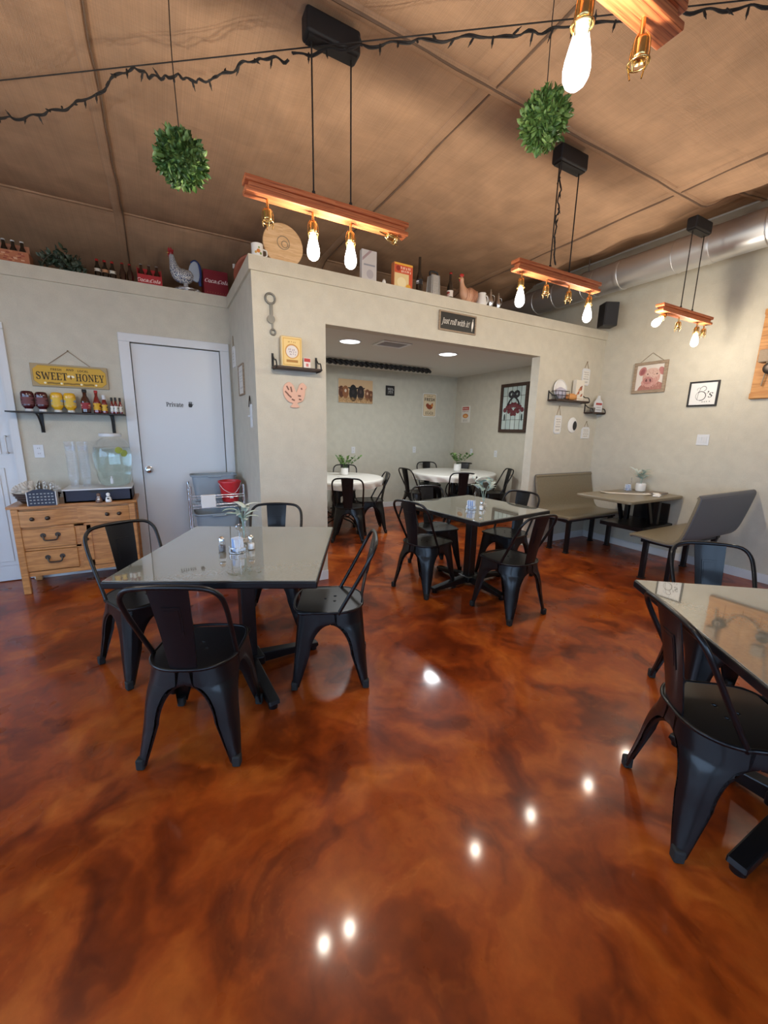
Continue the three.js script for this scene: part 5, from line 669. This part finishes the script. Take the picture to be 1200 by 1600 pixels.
  mesh('rooster_body', [sweep([[0.1, 0.125], [0.075, 0.115], [0.025, 0.095], [-0.03, 0.1], [-0.065, 0.14], [-0.08, 0.19], [-0.086, 0.23], [-0.092, 0.262], [-0.1, 0.285]], [[0.003, 0.003], [0.045, 0.04], [0.068, 0.06], [0.07, 0.062], [0.052, 0.048], [0.036, 0.034], [0.027, 0.025], [0.024, 0.022], [0.003, 0.003]], 48, 22), sweep([[0, 0.09], [0.02, 0.05], [0.02, 0.02], [0.02, -0.01]], [[0.03, 0.04], [0.022, 0.03], [0.02, 0.025], [0.03, 0.03]], 14, 14)], new THREE.MeshPhysicalMaterial({ map: sp1, roughness: 0.3, clearcoat: 0.5 }), ro);
  mesh('tail_feathers', [ext(shapeOf([[0.04, 0.09], [0.05, 0.15], [0.07, 0.21], [0.105, 0.245], [0.135, 0.235], [0.15, 0.18], [0.15, 0.11], [0.13, 0.06], [0.08, 0.07]], true), 0.035, 0.01, { p: [0, 0, -0.0175] })], phys([0.36, 0.42, 0.5], 0.3), ro); mesh('tail_edge', [tube([[0.08, 0.225, 0], [0.12, 0.25, 0], [0.153, 0.21, 0], [0.16, 0.14, 0], [0.15, 0.07, 0], [0.155, 0.03, 0]], 0.015, 24, 8)], phys([0.02, 0.045, 0.16], 0.3), ro);
  mesh('comb', [ext(shapeOf([[-0.115, 0.285], [-0.12, 0.31], [-0.11, 0.33], [-0.1, 0.318], [-0.09, 0.335], [-0.08, 0.315], [-0.07, 0.318], [-0.075, 0.29]], true), 0.016, 0.004, { p: [0, 0, -0.008] }), ball(0.018, -0.11, 0.265, 0, [0.7, 1.3, 0.6], 12), ball(0.02, -0.092, 0.285, 0, [1.05, 0.9, 1.15], 12)], phys([0.3, 0.015, 0.02], 0.35), ro); mesh('beak', [xf(new THREE.ConeGeometry(0.008, 0.025, 10), { r: [0, 0, Math.PI / 2], p: [-0.124, 0.282, 0] })], phys([0.55, 0.35, 0.08], 0.4), ro);
  // red case
  const cb = thing('red_soda_case', 'deep red case with white script beside the rooster figurine', 'case', [0.6, Y, Z + 0.03]); mesh('case_body', [rbox(0.235, 0.255, 0.24, 0.006, 0, 0.1275, -0.07)], phys([0.2, 0.008, 0.018], 0.35), cb); print('case_print', 0.225, 0.245, 800, (x, w, h) => { x.fillStyle = '#7a1020'; x.fillRect(0, 0, w, h); script(x, 'Coca-Cola', w * 0.52, h * 0.4, h * 0.19, '#eadbd8'); for (let q = 0; q < 8; q++) circ(x, w * (0.12 + q * 0.11), h * 0.84, w * 0.012, '#c08a4a'); }, cb, [0, 0.1275, 0.0508]);
  bottle('glass_figurine', 'small clear glass bottle between the red case and the copper tray', 'bottle', [0.75, Y, -4.55], [[0.022, 0], [0.024, 0.01], [0.024, 0.16], [0.01, 0.2], [0.01, 0.24]], M.glass, { cap: [0.014, 0.235, 0.275, M.ceramic] });
  const ct = thing('copper_tray', 'round reddish copper tray standing on the ledge behind the mug', 'tray', [0.87, Y, -4.4], -0.75); mesh('tray_disc', [xf(lathe([[0.001, 0.004], [0.14, 0.004], [0.165, 0.016], [0.172, 0.016], [0.165, 0.008], [0.14, -0.002], [0.001, -0.002]], 40), { r: [Math.PI / 2 - 0.1, 0, 0], p: [0, 0.172, 0] })], std([0.42, 0.14, 0.09], 0.4, { metalness: 0.5 }), ct); mesh('tray_motif', [torus(0.09, 0.006, 0, 0.172, 0.008, [-0.1, 0, 0])], std([0.2, 0.05, 0.05], 0.5), ct);
}

// ------------------------------------------------------------------ things on top of the partition ledge
{
  const Y = TOP + 0.001, Z = -3.59;
  const mg = thing('flower_mug', 'white mug with an orange flower on the corner of the partition ledge', 'mug', [0.775, Y, Z]); mesh('mug_body', [lathe([[0.001, 0.004], [0.04, 0], [0.044, 0.006], [0.046, 0.115], [0.047, 0.118], [0.044, 0.118], [0.041, 0.01], [0.001, 0.01]], 32)], M.ceramic, mg); mesh('mug_handle', [tube([[0.044, 0.09, 0], [0.072, 0.085, 0], [0.074, 0.05, 0], [0.044, 0.03, 0]], 0.006, 18, 7)], M.ceramic, mg);
  for (const [a, y, r, c] of [[0.0, 0.06, 0.014, [0.6, 0.2, 0.04]], [-0.45, 0.05, 0.009, [0.55, 0.3, 0.05]], [0.4, 0.045, 0.009, [0.2, 0.3, 0.08]], [0.1, 0.085, 0.007, [0.2, 0.3, 0.08]]]) { const m = mesh('flower_print', [cyl(r, r, 0.0015, 0, 0, 0, [Math.PI / 2, 0, 0], 14)], std(c, 0.5), mg); m.position.set(Math.sin(a) * 0.0455, y, Math.cos(a) * 0.0455); m.rotation.y = a; }
  const bd = thing('round_wood_board', 'large round pale wooden board leaning on the partition ledge', 'board', [0.99, Y, Z - 0.02]); mesh('board_disc', [uvm(xf(lathe([[0.001, 0.01], [0.158, 0.01], [0.165, 0.005], [0.165, -0.005], [0.158, -0.01], [0.001, -0.01]], 48), { r: [Math.PI / 2 - 0.08, 0, 0], p: [0, 0.166, 0] }))], M.paleWood, bd); mesh('burned_motif', [torus(0.05, 0.003, 0, 0.18, 0.012, [-0.08, 0, 0]), torus(0.025, 0.003, 0.01, 0.17, 0.012, [-0.08, 0, 0])], M.twine, bd);
  const flat = (name, label, cat, x, w, h, t, c, draw, z = Z) => { const b = thing(name, label, cat, [x, Y, z]); mesh('box_body', [rbox(w, h, t, 0.004, 0, h / 2, 0)], std(c, 0.6), b); print('front_print', w - 0.008, h - 0.008, 700, draw, b, [0, h / 2, t / 2 + 0.0006]); return b; };
  flat('pale_box', 'tall pale carton with grey print between the pendant bulbs and the red carton', 'carton', 1.76, 0.15, 0.275, 0.05, [0.55, 0.53, 0.52], (x, w, h) => { x.fillStyle = '#bcb6b4'; x.fillRect(0, 0, w, h); x.fillStyle = '#9a8486'; x.beginPath(); x.moveTo(0, h * 0.25); x.lineTo(w * 0.5, 0); x.lineTo(w * 0.7, 0); x.lineTo(0, h * 0.35); x.fill(); x.fillStyle = '#8a8a92'; x.fillRect(w * 0.1, h * 0.42, w * 0.8, h * 0.05); circ(x, w * 0.55, h * 0.72, w * 0.25, '#a6a0a4', h * 0.14); });
  const sh = thing('salt_shaker', 'tiny white shaker next to the red and yellow carton on the ledge', 'shaker', [1.91, Y, Z + 0.03]); mesh('shaker_body', [lathe([[0.001, 0], [0.02, 0], [0.017, 0.04], [0.012, 0.055], [0.001, 0.06]], 18)], M.ceramic, sh); mesh('shaker_top', [ball(0.012, 0, 0.056, 0, [1, 0.7, 1], 12)], M.steel, sh);
  flat('recipe_carton', 'red and cream food carton on the partition ledge', 'carton', 2.12, 0.205, 0.235, 0.06, [0.55, 0.18, 0.07], (x, w, h) => { x.fillStyle = '#c5502e'; x.fillRect(0, 0, w, h); x.fillStyle = '#e0a83a'; x.fillRect(0, 0, w, h * 0.07); x.fillStyle = '#dcc28c'; x.fillRect(0, h * 0.38, w * 0.8, h * 0.62); circ(x, w * 0.2, h * 0.2, w * 0.12, '#8c2f1e', h * 0.1); scrib(x, w, h, [[0.17, 0.09], [0.29, 0.08]], '#efd9c8', 0.34, 0.95); circ(x, w * 0.4, h * 0.72, w * 0.25, '#e6d4a6', h * 0.2); circ(x, w * 0.78, h * 0.85, w * 0.14, '#d39a2c', h * 0.1); });
  bottle('tall_black_bottle', 'tall slim black bottle with a white oval label on the partition ledge', 'bottle', [2.318, Y, Z], [[0.03, 0], [0.032, 0.01], [0.032, 0.13], [0.026, 0.17], [0.014, 0.21], [0.0125, 0.33], [0.014, 0.335]], M.darkGlass, { tag: [0.0326, 0.09, 0.135, '#15141a', '#d6d8de'] });
  M.grater = std([0.42, 0.4, 0.37], 0.55, { metalness: 0.3 });
  const gt = thing('box_grater', 'metal box grater with a dark handle on the partition ledge', 'grater', [2.485, Y, Z]); const sides = [[0, 0.042, 0], [Math.PI / 2, 0.042, 0], [Math.PI, 0.042, 0], [-Math.PI / 2, 0.042, 0]]; sides.forEach(([a]) => { const g = [xf(ext(shapeOf([[-0.058, 0], [0.058, 0], [0.048, 0.2], [-0.048, 0.2]]), 0.002), { r: [-0.04, 0, 0], p: [0, 0, 0.044] })]; for (let r = 0; r < 7; r++) for (let q = 0; q < 4; q++) g.push(xf(new THREE.SphereGeometry(0.006, 6, 4), { s: [1, 0.8, 0.5], p: [-0.033 + q * 0.022 + (r % 2) * 0.006, 0.025 + r * 0.024, 0.046 - r * 0.001] })); const m = mesh('grater_face', g, M.grater, gt); m.rotation.y = a; }); mesh('handle', [tube([[-0.045, 0.2, 0], [-0.04, 0.235, 0], [0.04, 0.235, 0], [0.045, 0.2, 0]], 0.009, 24, 8)], M.matteBlack, gt);
  bottle('brown_beer_bottle', 'dark bottle with a red and white label right of the grater', 'bottle', [2.695, Y, Z], [[0.03, 0], [0.032, 0.01], [0.032, 0.13], [0.022, 0.17], [0.013, 0.195], [0.0125, 0.25], [0.014, 0.262]], M.darkGlass, { tag: [0.0326, 0.04, 0.1, '#d8d0c6', '#a0453c'], cap: [0.0145, 0.255, 0.27, M.redCap] });
  const hn = thing('hen_figurine', 'peach ribbed hen figurine with long neck and red comb on the partition ledge', 'figurine', [2.93, Y, Z]);
  mesh('hen_body', [sweep([[0.13, 0.155], [0.1, 0.13], [0.05, 0.1], [0.0, 0.09], [-0.045, 0.11], [-0.075, 0.16], [-0.088, 0.205], [-0.094, 0.235], [-0.1, 0.262]], [[0.003, 0.003], [0.03, 0.03], [0.07, 0.06], [0.082, 0.072], [0.06, 0.055], [0.03, 0.03], [0.021, 0.021], [0.025, 0.022], [0.003, 0.003]], 44, 22), lathe([[0.001, 0], [0.055, 0], [0.058, 0.006], [0.04, 0.03], [0.03, 0.05]], 24)], phys([0.6, 0.33, 0.2], 0.45), hn);
  for (let k = 0; k < 7; k++) mesh('body_rib', [torus(0.078 - Math.abs(k - 3) * 0.006, 0.004, -0.05 + k * 0.022, 0.09, 0, [0, Math.PI / 2, 0], Math.PI * 2, 24)], phys([0.5, 0.24, 0.14], 0.5), hn); mesh('comb', [ball(0.02, -0.096, 0.268, 0, [1.2, 1, 0.7], 12), ball(0.014, -0.08, 0.275, 0, [1, 1, 0.7], 12), ball(0.011, -0.115, 0.225, 0, [0.8, 1.3, 0.7], 10)], phys([0.45, 0.03, 0.025], 0.4), hn); mesh('beak', [xf(new THREE.ConeGeometry(0.007, 0.024, 10), { r: [0, 0, Math.PI / 2], p: [-0.126, 0.24, 0] })], phys([0.6, 0.4, 0.1], 0.4), hn);
  const jg = thing('white_jug', 'small white pitcher behind the hen figurine', 'pitcher', [3.12, Y, Z]); mesh('pitcher_body', [lathe([[0.001, 0.003], [0.045, 0], [0.06, 0.04], [0.052, 0.09], [0.04, 0.115], [0.046, 0.145], [0.042, 0.145], [0.036, 0.115], [0.001, 0.11]], 28)], M.ceramic, jg); mesh('pitcher_handle', [tube([[0.042, 0.135, 0], [0.08, 0.125, 0], [0.085, 0.08, 0], [0.056, 0.045, 0]], 0.007, 18, 7)], M.ceramic, jg);
  [['silver ornate cruet right of the white pitcher on the ledge', 3.245, 1], ['second silver ornate cruet, farther right on the ledge', 3.36, 0.9]].forEach(([l, x, s]) => { const c = thing('silver_cruet', l, 'cruet', [x, Y, Z]); c.scale.setScalar(s); mesh('cruet_body', [lathe([[0.001, 0], [0.03, 0], [0.032, 0.008], [0.012, 0.02], [0.03, 0.06], [0.034, 0.09], [0.02, 0.125], [0.012, 0.15], [0.016, 0.17], [0.006, 0.19], [0.009, 0.2], [0.001, 0.215]], 26)], M.steel, c); mesh('cruet_handle', [tube([[0.016, 0.155, 0], [0.05, 0.15, 0], [0.055, 0.1, 0], [0.033, 0.075, 0]], 0.004, 18, 6)], M.steel, c); });
}

// ------------------------------------------------------------------ table centrepieces
function vasePlant(label, pos, h, leafN, mats, o = {}) {
  const v = thing('potted_sprig', label, 'plant', pos); const pr = o.pot || [[0.001, 0.003], [0.03, 0], [0.036, 0.01], [0.036, 0.06], [0.028, 0.075], [0.03, 0.085], [0.026, 0.085], [0.024, 0.075], [0.001, 0.07]], top = pr[pr.length - 1][1];
  mesh('pot', [lathe(pr, 28)], o.potMat || M.ceramic, v); if (o.stones) mesh('pebbles', [...Array(14)].map((_, i) => ball(0.009, 0.018 * Math.cos(i * 2.4), 0.012 + 0.006 * (i % 5), 0.018 * Math.sin(i * 2.4), [1, 0.8, 1], 8)), std([0.55, 0.47, 0.38], 0.7), v).userData.kind = 'stuff';
  const L = leafGeo(o.l || 0.085, o.w || 0.028, o.curl || 0.7); for (let s = 0; s < (o.stems || 3); s++) { const a = s * 2.1 + 0.5, lean = (o.lean || 0.1) * (0.6 + 0.4 * s); mesh('stem', [tube([[0, top * 0.4, 0], [Math.cos(a) * lean * 0.3, top + h * 0.4, Math.sin(a) * lean * 0.3], [Math.cos(a) * lean, top + h * 0.85, Math.sin(a) * lean]], 0.0025, 12, 5)], mats[1], v); }
  for (let i = 0; i < leafN; i++) { const s = i % (o.stems || 3), a0 = s * 2.1 + 0.5, lean = (o.lean || 0.1) * (0.6 + 0.4 * s), t = 0.35 + 0.65 * (i + 0.5) / leafN, m = mesh('leaf', L, mats[i % 3], v), a = i * 2.4; m.position.set(Math.cos(a0) * lean * t, top + h * 0.85 * t, Math.sin(a0) * lean * t); m.rotation.set((o.tilt || 0.25) + 0.6 * rnd(), a, 0, 'YXZ'); const k = 0.75 + 0.45 * rnd(); m.scale.set(k, k, k); m.material.side = THREE.DoubleSide; }
  return v;
}
const clearPot = [[0.001, 0.003], [0.03, 0], [0.034, 0.008], [0.034, 0.075], [0.03, 0.082], [0.032, 0.088]];
const TT = 0.7655;
vasePlant('pale silvery-green sprig in a glass jar of pebbles on the nearest table', [0.37, TT, -2.38], 0.15, 13, M.sage, { pot: clearPot, potMat: M.glass, stones: true, l: 0.1, w: 0.032, lean: 0.03, tilt: 0.4 });
vasePlant('pale silvery-green sprig in a glass jar of pebbles on the middle square table', [2.52, TT, -2.7], 0.2, 17, M.sage, { pot: clearPot, potMat: M.glass, stones: true, l: 0.11, w: 0.045, lean: 0.12 });
vasePlant('pale sprig in a white ribbed pot on the booth table', [5.06, TT, -2.72], 0.19, 18, M.sage, { l: 0.1, w: 0.038, lean: 0.06, pot: [[0.001, 0.003], [0.045, 0], [0.055, 0.012], [0.058, 0.085], [0.052, 0.1], [0.048, 0.1], [0.046, 0.09], [0.001, 0.088]] });
vasePlant('leafy green plant in a white pot on the half-hidden round table', [2.38, 0.76, -5.6], 0.22, 70, M.leaf, { stems: 7, tilt: 0.1, l: 0.055, w: 0.034, lean: 0.08, pot: [[0.001, 0.003], [0.05, 0], [0.058, 0.01], [0.058, 0.1], [0.06, 0.104], [0.052, 0.104], [0.05, 0.09], [0.001, 0.088]] });
vasePlant('leafy green plant in a white pot on the larger round table', [4.47, 0.76, -5.5], 0.22, 76, M.leaf, { stems: 7, tilt: 0.1, l: 0.055, w: 0.036, lean: 0.085, pot: [[0.001, 0.003], [0.055, 0], [0.066, 0.01], [0.066, 0.12], [0.068, 0.125], [0.06, 0.125], [0.058, 0.11], [0.001, 0.108]] });
function shaker(label, pos, fill) { const s = thing('glass_shaker', label, 'shaker', pos); mesh('shaker_glass', [lathe([[0.001, 0.002], [0.02, 0], [0.022, 0.006], [0.02, 0.05], [0.015, 0.062]], 20)], M.glass, s); mesh('contents', [lathe([[0.001, 0.004], [0.018, 0.004], [0.0175, 0.035], [0.001, 0.036]], 18)], fill, s); mesh('chrome_cap', [lathe([[0.016, 0.06], [0.017, 0.062], [0.016, 0.075], [0.009, 0.084], [0.001, 0.086]], 20)], M.chrome, s); return s; }
function packets(label, pos, ry, c1, c2) { const p = thing('packet_caddy', label, 'caddy', pos, ry); mesh('wire_frame', [torus(0.045, 0.002, 0, 0.03, 0, [Math.PI / 2, 0, 0]), torus(0.045, 0.002, 0, 0.004, 0, [Math.PI / 2, 0, 0]), bar([0, 0.004, 0.03], [0, 0.13, 0.03], 0.002, 6), torus(0.016, 0.002, 0, 0.146, 0.03), ...[0, 1, 2, 3, 4, 5].map((i) => bar([0.045 * Math.cos(i), 0.004, 0.045 * Math.sin(i)], [0.045 * Math.cos(i), 0.03, 0.045 * Math.sin(i)], 0.002, 5)), bar([-0.045, 0.004, 0], [0.045, 0.004, 0], 0.002, 5), bar([0, 0.004, -0.045], [0, 0.004, 0.045], 0.002, 5)], M.chrome, p); for (let i = 0; i < 7; i++) mesh('sugar_packet', [rbox(0.05, 0.07, 0.006, 0.002, rr(-0.006, 0.006), 0.042, -0.028 + i * 0.009, [rr(-0.12, 0.05), 0, rr(-0.06, 0.06)])], i % 2 ? c1 : c2, p); return p; }
M.packBlue = std([0.32, 0.45, 0.72], 0.6); M.packWhite = std([0.68, 0.72, 0.8], 0.6); M.salt = std([0.82, 0.8, 0.78], 0.8); M.pepper = std([0.12, 0.1, 0.09], 0.8);
packets('chrome caddy of pale blue sweetener packets on the nearest table', [0.31, TT, -2.235], 0.3, M.packBlue, M.packWhite); shaker('glass pepper shaker left of the sweetener packets on the nearest table', [0.235, TT, -2.275], M.pepper); shaker('glass salt shaker right of the sweetener packets on the nearest table', [0.385, TT, -2.25], M.salt);
packets('chrome caddy of blue sweetener packets on the middle square table', [2.35, TT, -2.67], 0.5, M.packBlue, M.packWhite); shaker('glass salt shaker beside the blue packets on the middle square table', [2.405, TT, -2.6], M.salt);
packets('chrome caddy of blue packets on the booth table', [4.97, TT, -2.82], 0.8, M.packBlue, M.packWhite); shaker('glass salt shaker beside the pale sprig on the booth table', [5.06, TT, -2.86], M.salt);
{
  const m = thing('paper_menu', 'curled white paper slip lying across the booth table', 'paper', [4.68, TT, -2.68], -0.75); const g = new THREE.PlaneGeometry(0.52, 0.1, 24, 2).rotateX(-Math.PI / 2), P = g.attributes.position; for (let i = 0; i < P.count; i++) P.setY(i, 0.002 + 0.012 * Math.pow(Math.max(0, Math.abs(P.getX(i)) - 0.16) / 0.1, 2)); g.computeVertexNormals(); mesh('paper_strip', g, M.paperFold, m);
  const n = thing('folded_napkin', 'crumpled white napkin beside the flat board on the booth table', 'napkin', [4.85, TT, -2.42], 0.4); mesh('napkin_fold', [rbox(0.14, 0.012, 0.07, 0.005, 0, 0.006, 0), rbox(0.09, 0.014, 0.06, 0.005, 0.02, 0.018, 0, [0, 0.4, 0.1])], M.paper, n);
  const t = thing('flat_board', 'flat grey-brown menu board lying on the booth table by the wall', 'menu', [5.02, TT, -2.52], 0.1); mesh('menu_cover', [rbox(0.24, 0.012, 0.17, 0.003, 0, 0.012, 0)], std([0.2, 0.17, 0.14], 0.5), t); mesh('menu_pages', [rbox(0.23, 0.007, 0.165, 0.002, 0, 0.0035, 0)], M.paper, t);
}
// ------------------------------------------------------------------ hanging greenery balls, string lights
function topiary(label, pos, R, top) {
  const t = thing('topiary_ball', label, 'plant', pos), L = leafGeo(0.034, 0.017, 0.5), set = [[], [], []]; for (let i = 0; i < 760; i++) { const y = 1 - 2 * (i + 0.5) / 760, a = i * 2.39996, r = Math.sqrt(1 - y * y), n = V(r * Math.cos(a), y, r * Math.sin(a)), q = new THREE.Quaternion().setFromUnitVectors(V(0, 1, 0), n), e = new THREE.Euler().setFromQuaternion(q.multiply(new THREE.Quaternion().setFromEuler(new THREE.Euler(rr(-1, 1), rr(0, 6), rr(-1, 1))))); const k = R * rr(0.62, 0.92); set[rnd() * 3 | 0].push(xf(L.clone(), { p: [n.x * k, n.y * k, n.z * k], r: [e.x, e.y, e.z] })); }
  mesh('core', [ball(R * 0.62, 0, 0, 0, [1, 1, 1], 20)], std([0.09, 0.18, 0.045], 0.9), t); set.forEach((s, i) => { const m = mesh('leaves', s, M.leaf[i], t); m.material.side = THREE.DoubleSide; m.userData.kind = 'stuff'; });
  mesh('hanging_string', [tube([[0, R * 0.7, 0], [-0.008, R + (top - pos[1] - R) * 0.5, 0.004], [0, top - pos[1], 0]], 0.0022, 20, 5)], M.cord, t);
}
topiary('round green leafy ball hanging on a string left of the nearest pendant lamp', [0.17, 2.61, -2.26], 0.108, 3.31); topiary('round green leafy ball hanging behind the big glowing bulb', [1.6, 2.8, -1.5], 0.105, 3.31);
{
  const w = thing('ceiling_wire', 'thin straight wire stretched diagonally just below the cloth ceiling', 'wire', [0, 0, 0]); mesh('wire', [bar([-1.9, 3.2, -4.13], [2.9, 3.19, -0.59], 0.0028, 8)], M.cord, w); mesh('wire_anchor', [bar([-1.9, 3.2, -4.13], [-1.9, 3.33, -4.13], 0.006, 8)], M.cord, w); mesh('wire_anchor', [bar([2.9, 3.19, -0.59], [2.9, 3.33, -0.59], 0.006, 8)], M.cord, w);
  const stringOf = (label, pts, name = 'string_lights') => { const s = thing(name, label, 'string lights'); const c = new THREE.CatmullRomCurve3(pts.map((p) => V(...p))), P = c.getPoints(pts.length * 6), A = P.map((p, i) => [p.x + 0.006 * Math.sin(i * 1.3), p.y + 0.007 * Math.sin(i * 1.9 + 1), p.z + 0.006 * Math.cos(i * 1.1)]); mesh('cable', [tube(A, 0.0045, P.length * 3, 6), tube(A.map(([x, y, z], i) => [x + 0.005 * Math.cos(i * 2.1), y - 0.004 + 0.005 * Math.sin(i * 2.1), z]), 0.0035, P.length * 3, 5)], M.cord, s); const n = Math.round(c.getLength() / 0.085); for (let i = 1; i < n; i++) { const p = c.getPointAt(i / n), a = rr(-0.9, 0.9); const m = mesh('mini_bulb', [cyl(0.0055, 0.0045, 0.026, 0, -0.013, 0, [0, 0, 0], 8), cyl(0.0035, 0.001, 0.016, 0, -0.034, 0, [Math.PI, 0, 0], 8)], M.cord, s); m.position.copy(p); m.rotation.set(a, i, i % 4 === 0 ? 2.4 : a * 0.7); } };
  stringOf('dark string of mini lights looping along the ceiling wire above the nearest table', [[-0.9, 3.2, -3.55], [-0.64, 3.14, -3.39], [-0.4, 3.145, -3.2], [-0.17, 3.16, -2.96], [0.01, 3.195, -2.73], [0.1, 3.165, -2.69], [0.2, 3.15, -2.6], [0.3, 3.14, -2.56], [0.41, 3.16, -2.48], [0.54, 3.19, -2.36], [0.68, 3.18, -2.27]]);
  stringOf('dark string of mini lights on the ceiling wire behind the big glowing bulb', [[0.68, 3.18, -2.24], [0.95, 3.19, -2.05], [1.2, 3.185, -1.86], [1.5, 3.17, -1.64], [1.66, 3.18, -1.53], [2.04, 3.18, -1.23], [2.3, 3.17, -1.04], [2.6, 3.18, -0.82]]);
  stringOf('dark string of mini lights wound down the cable of the middle pendant lamp', [[2.455, 3.2, -2.13], [2.462, 3.0, -2.12], [2.478, 2.85, -2.14], [2.46, 2.7, -2.12], [2.475, 2.58, -2.115]]);
}
scene.traverse((o) => { if (o.isMesh) { o.castShadow = true; o.receiveShadow = true; } if (o.isPointLight || o.isSpotLight || o.isDirectionalLight) o.castShadow = true; });
renderer.render(scene, camera);
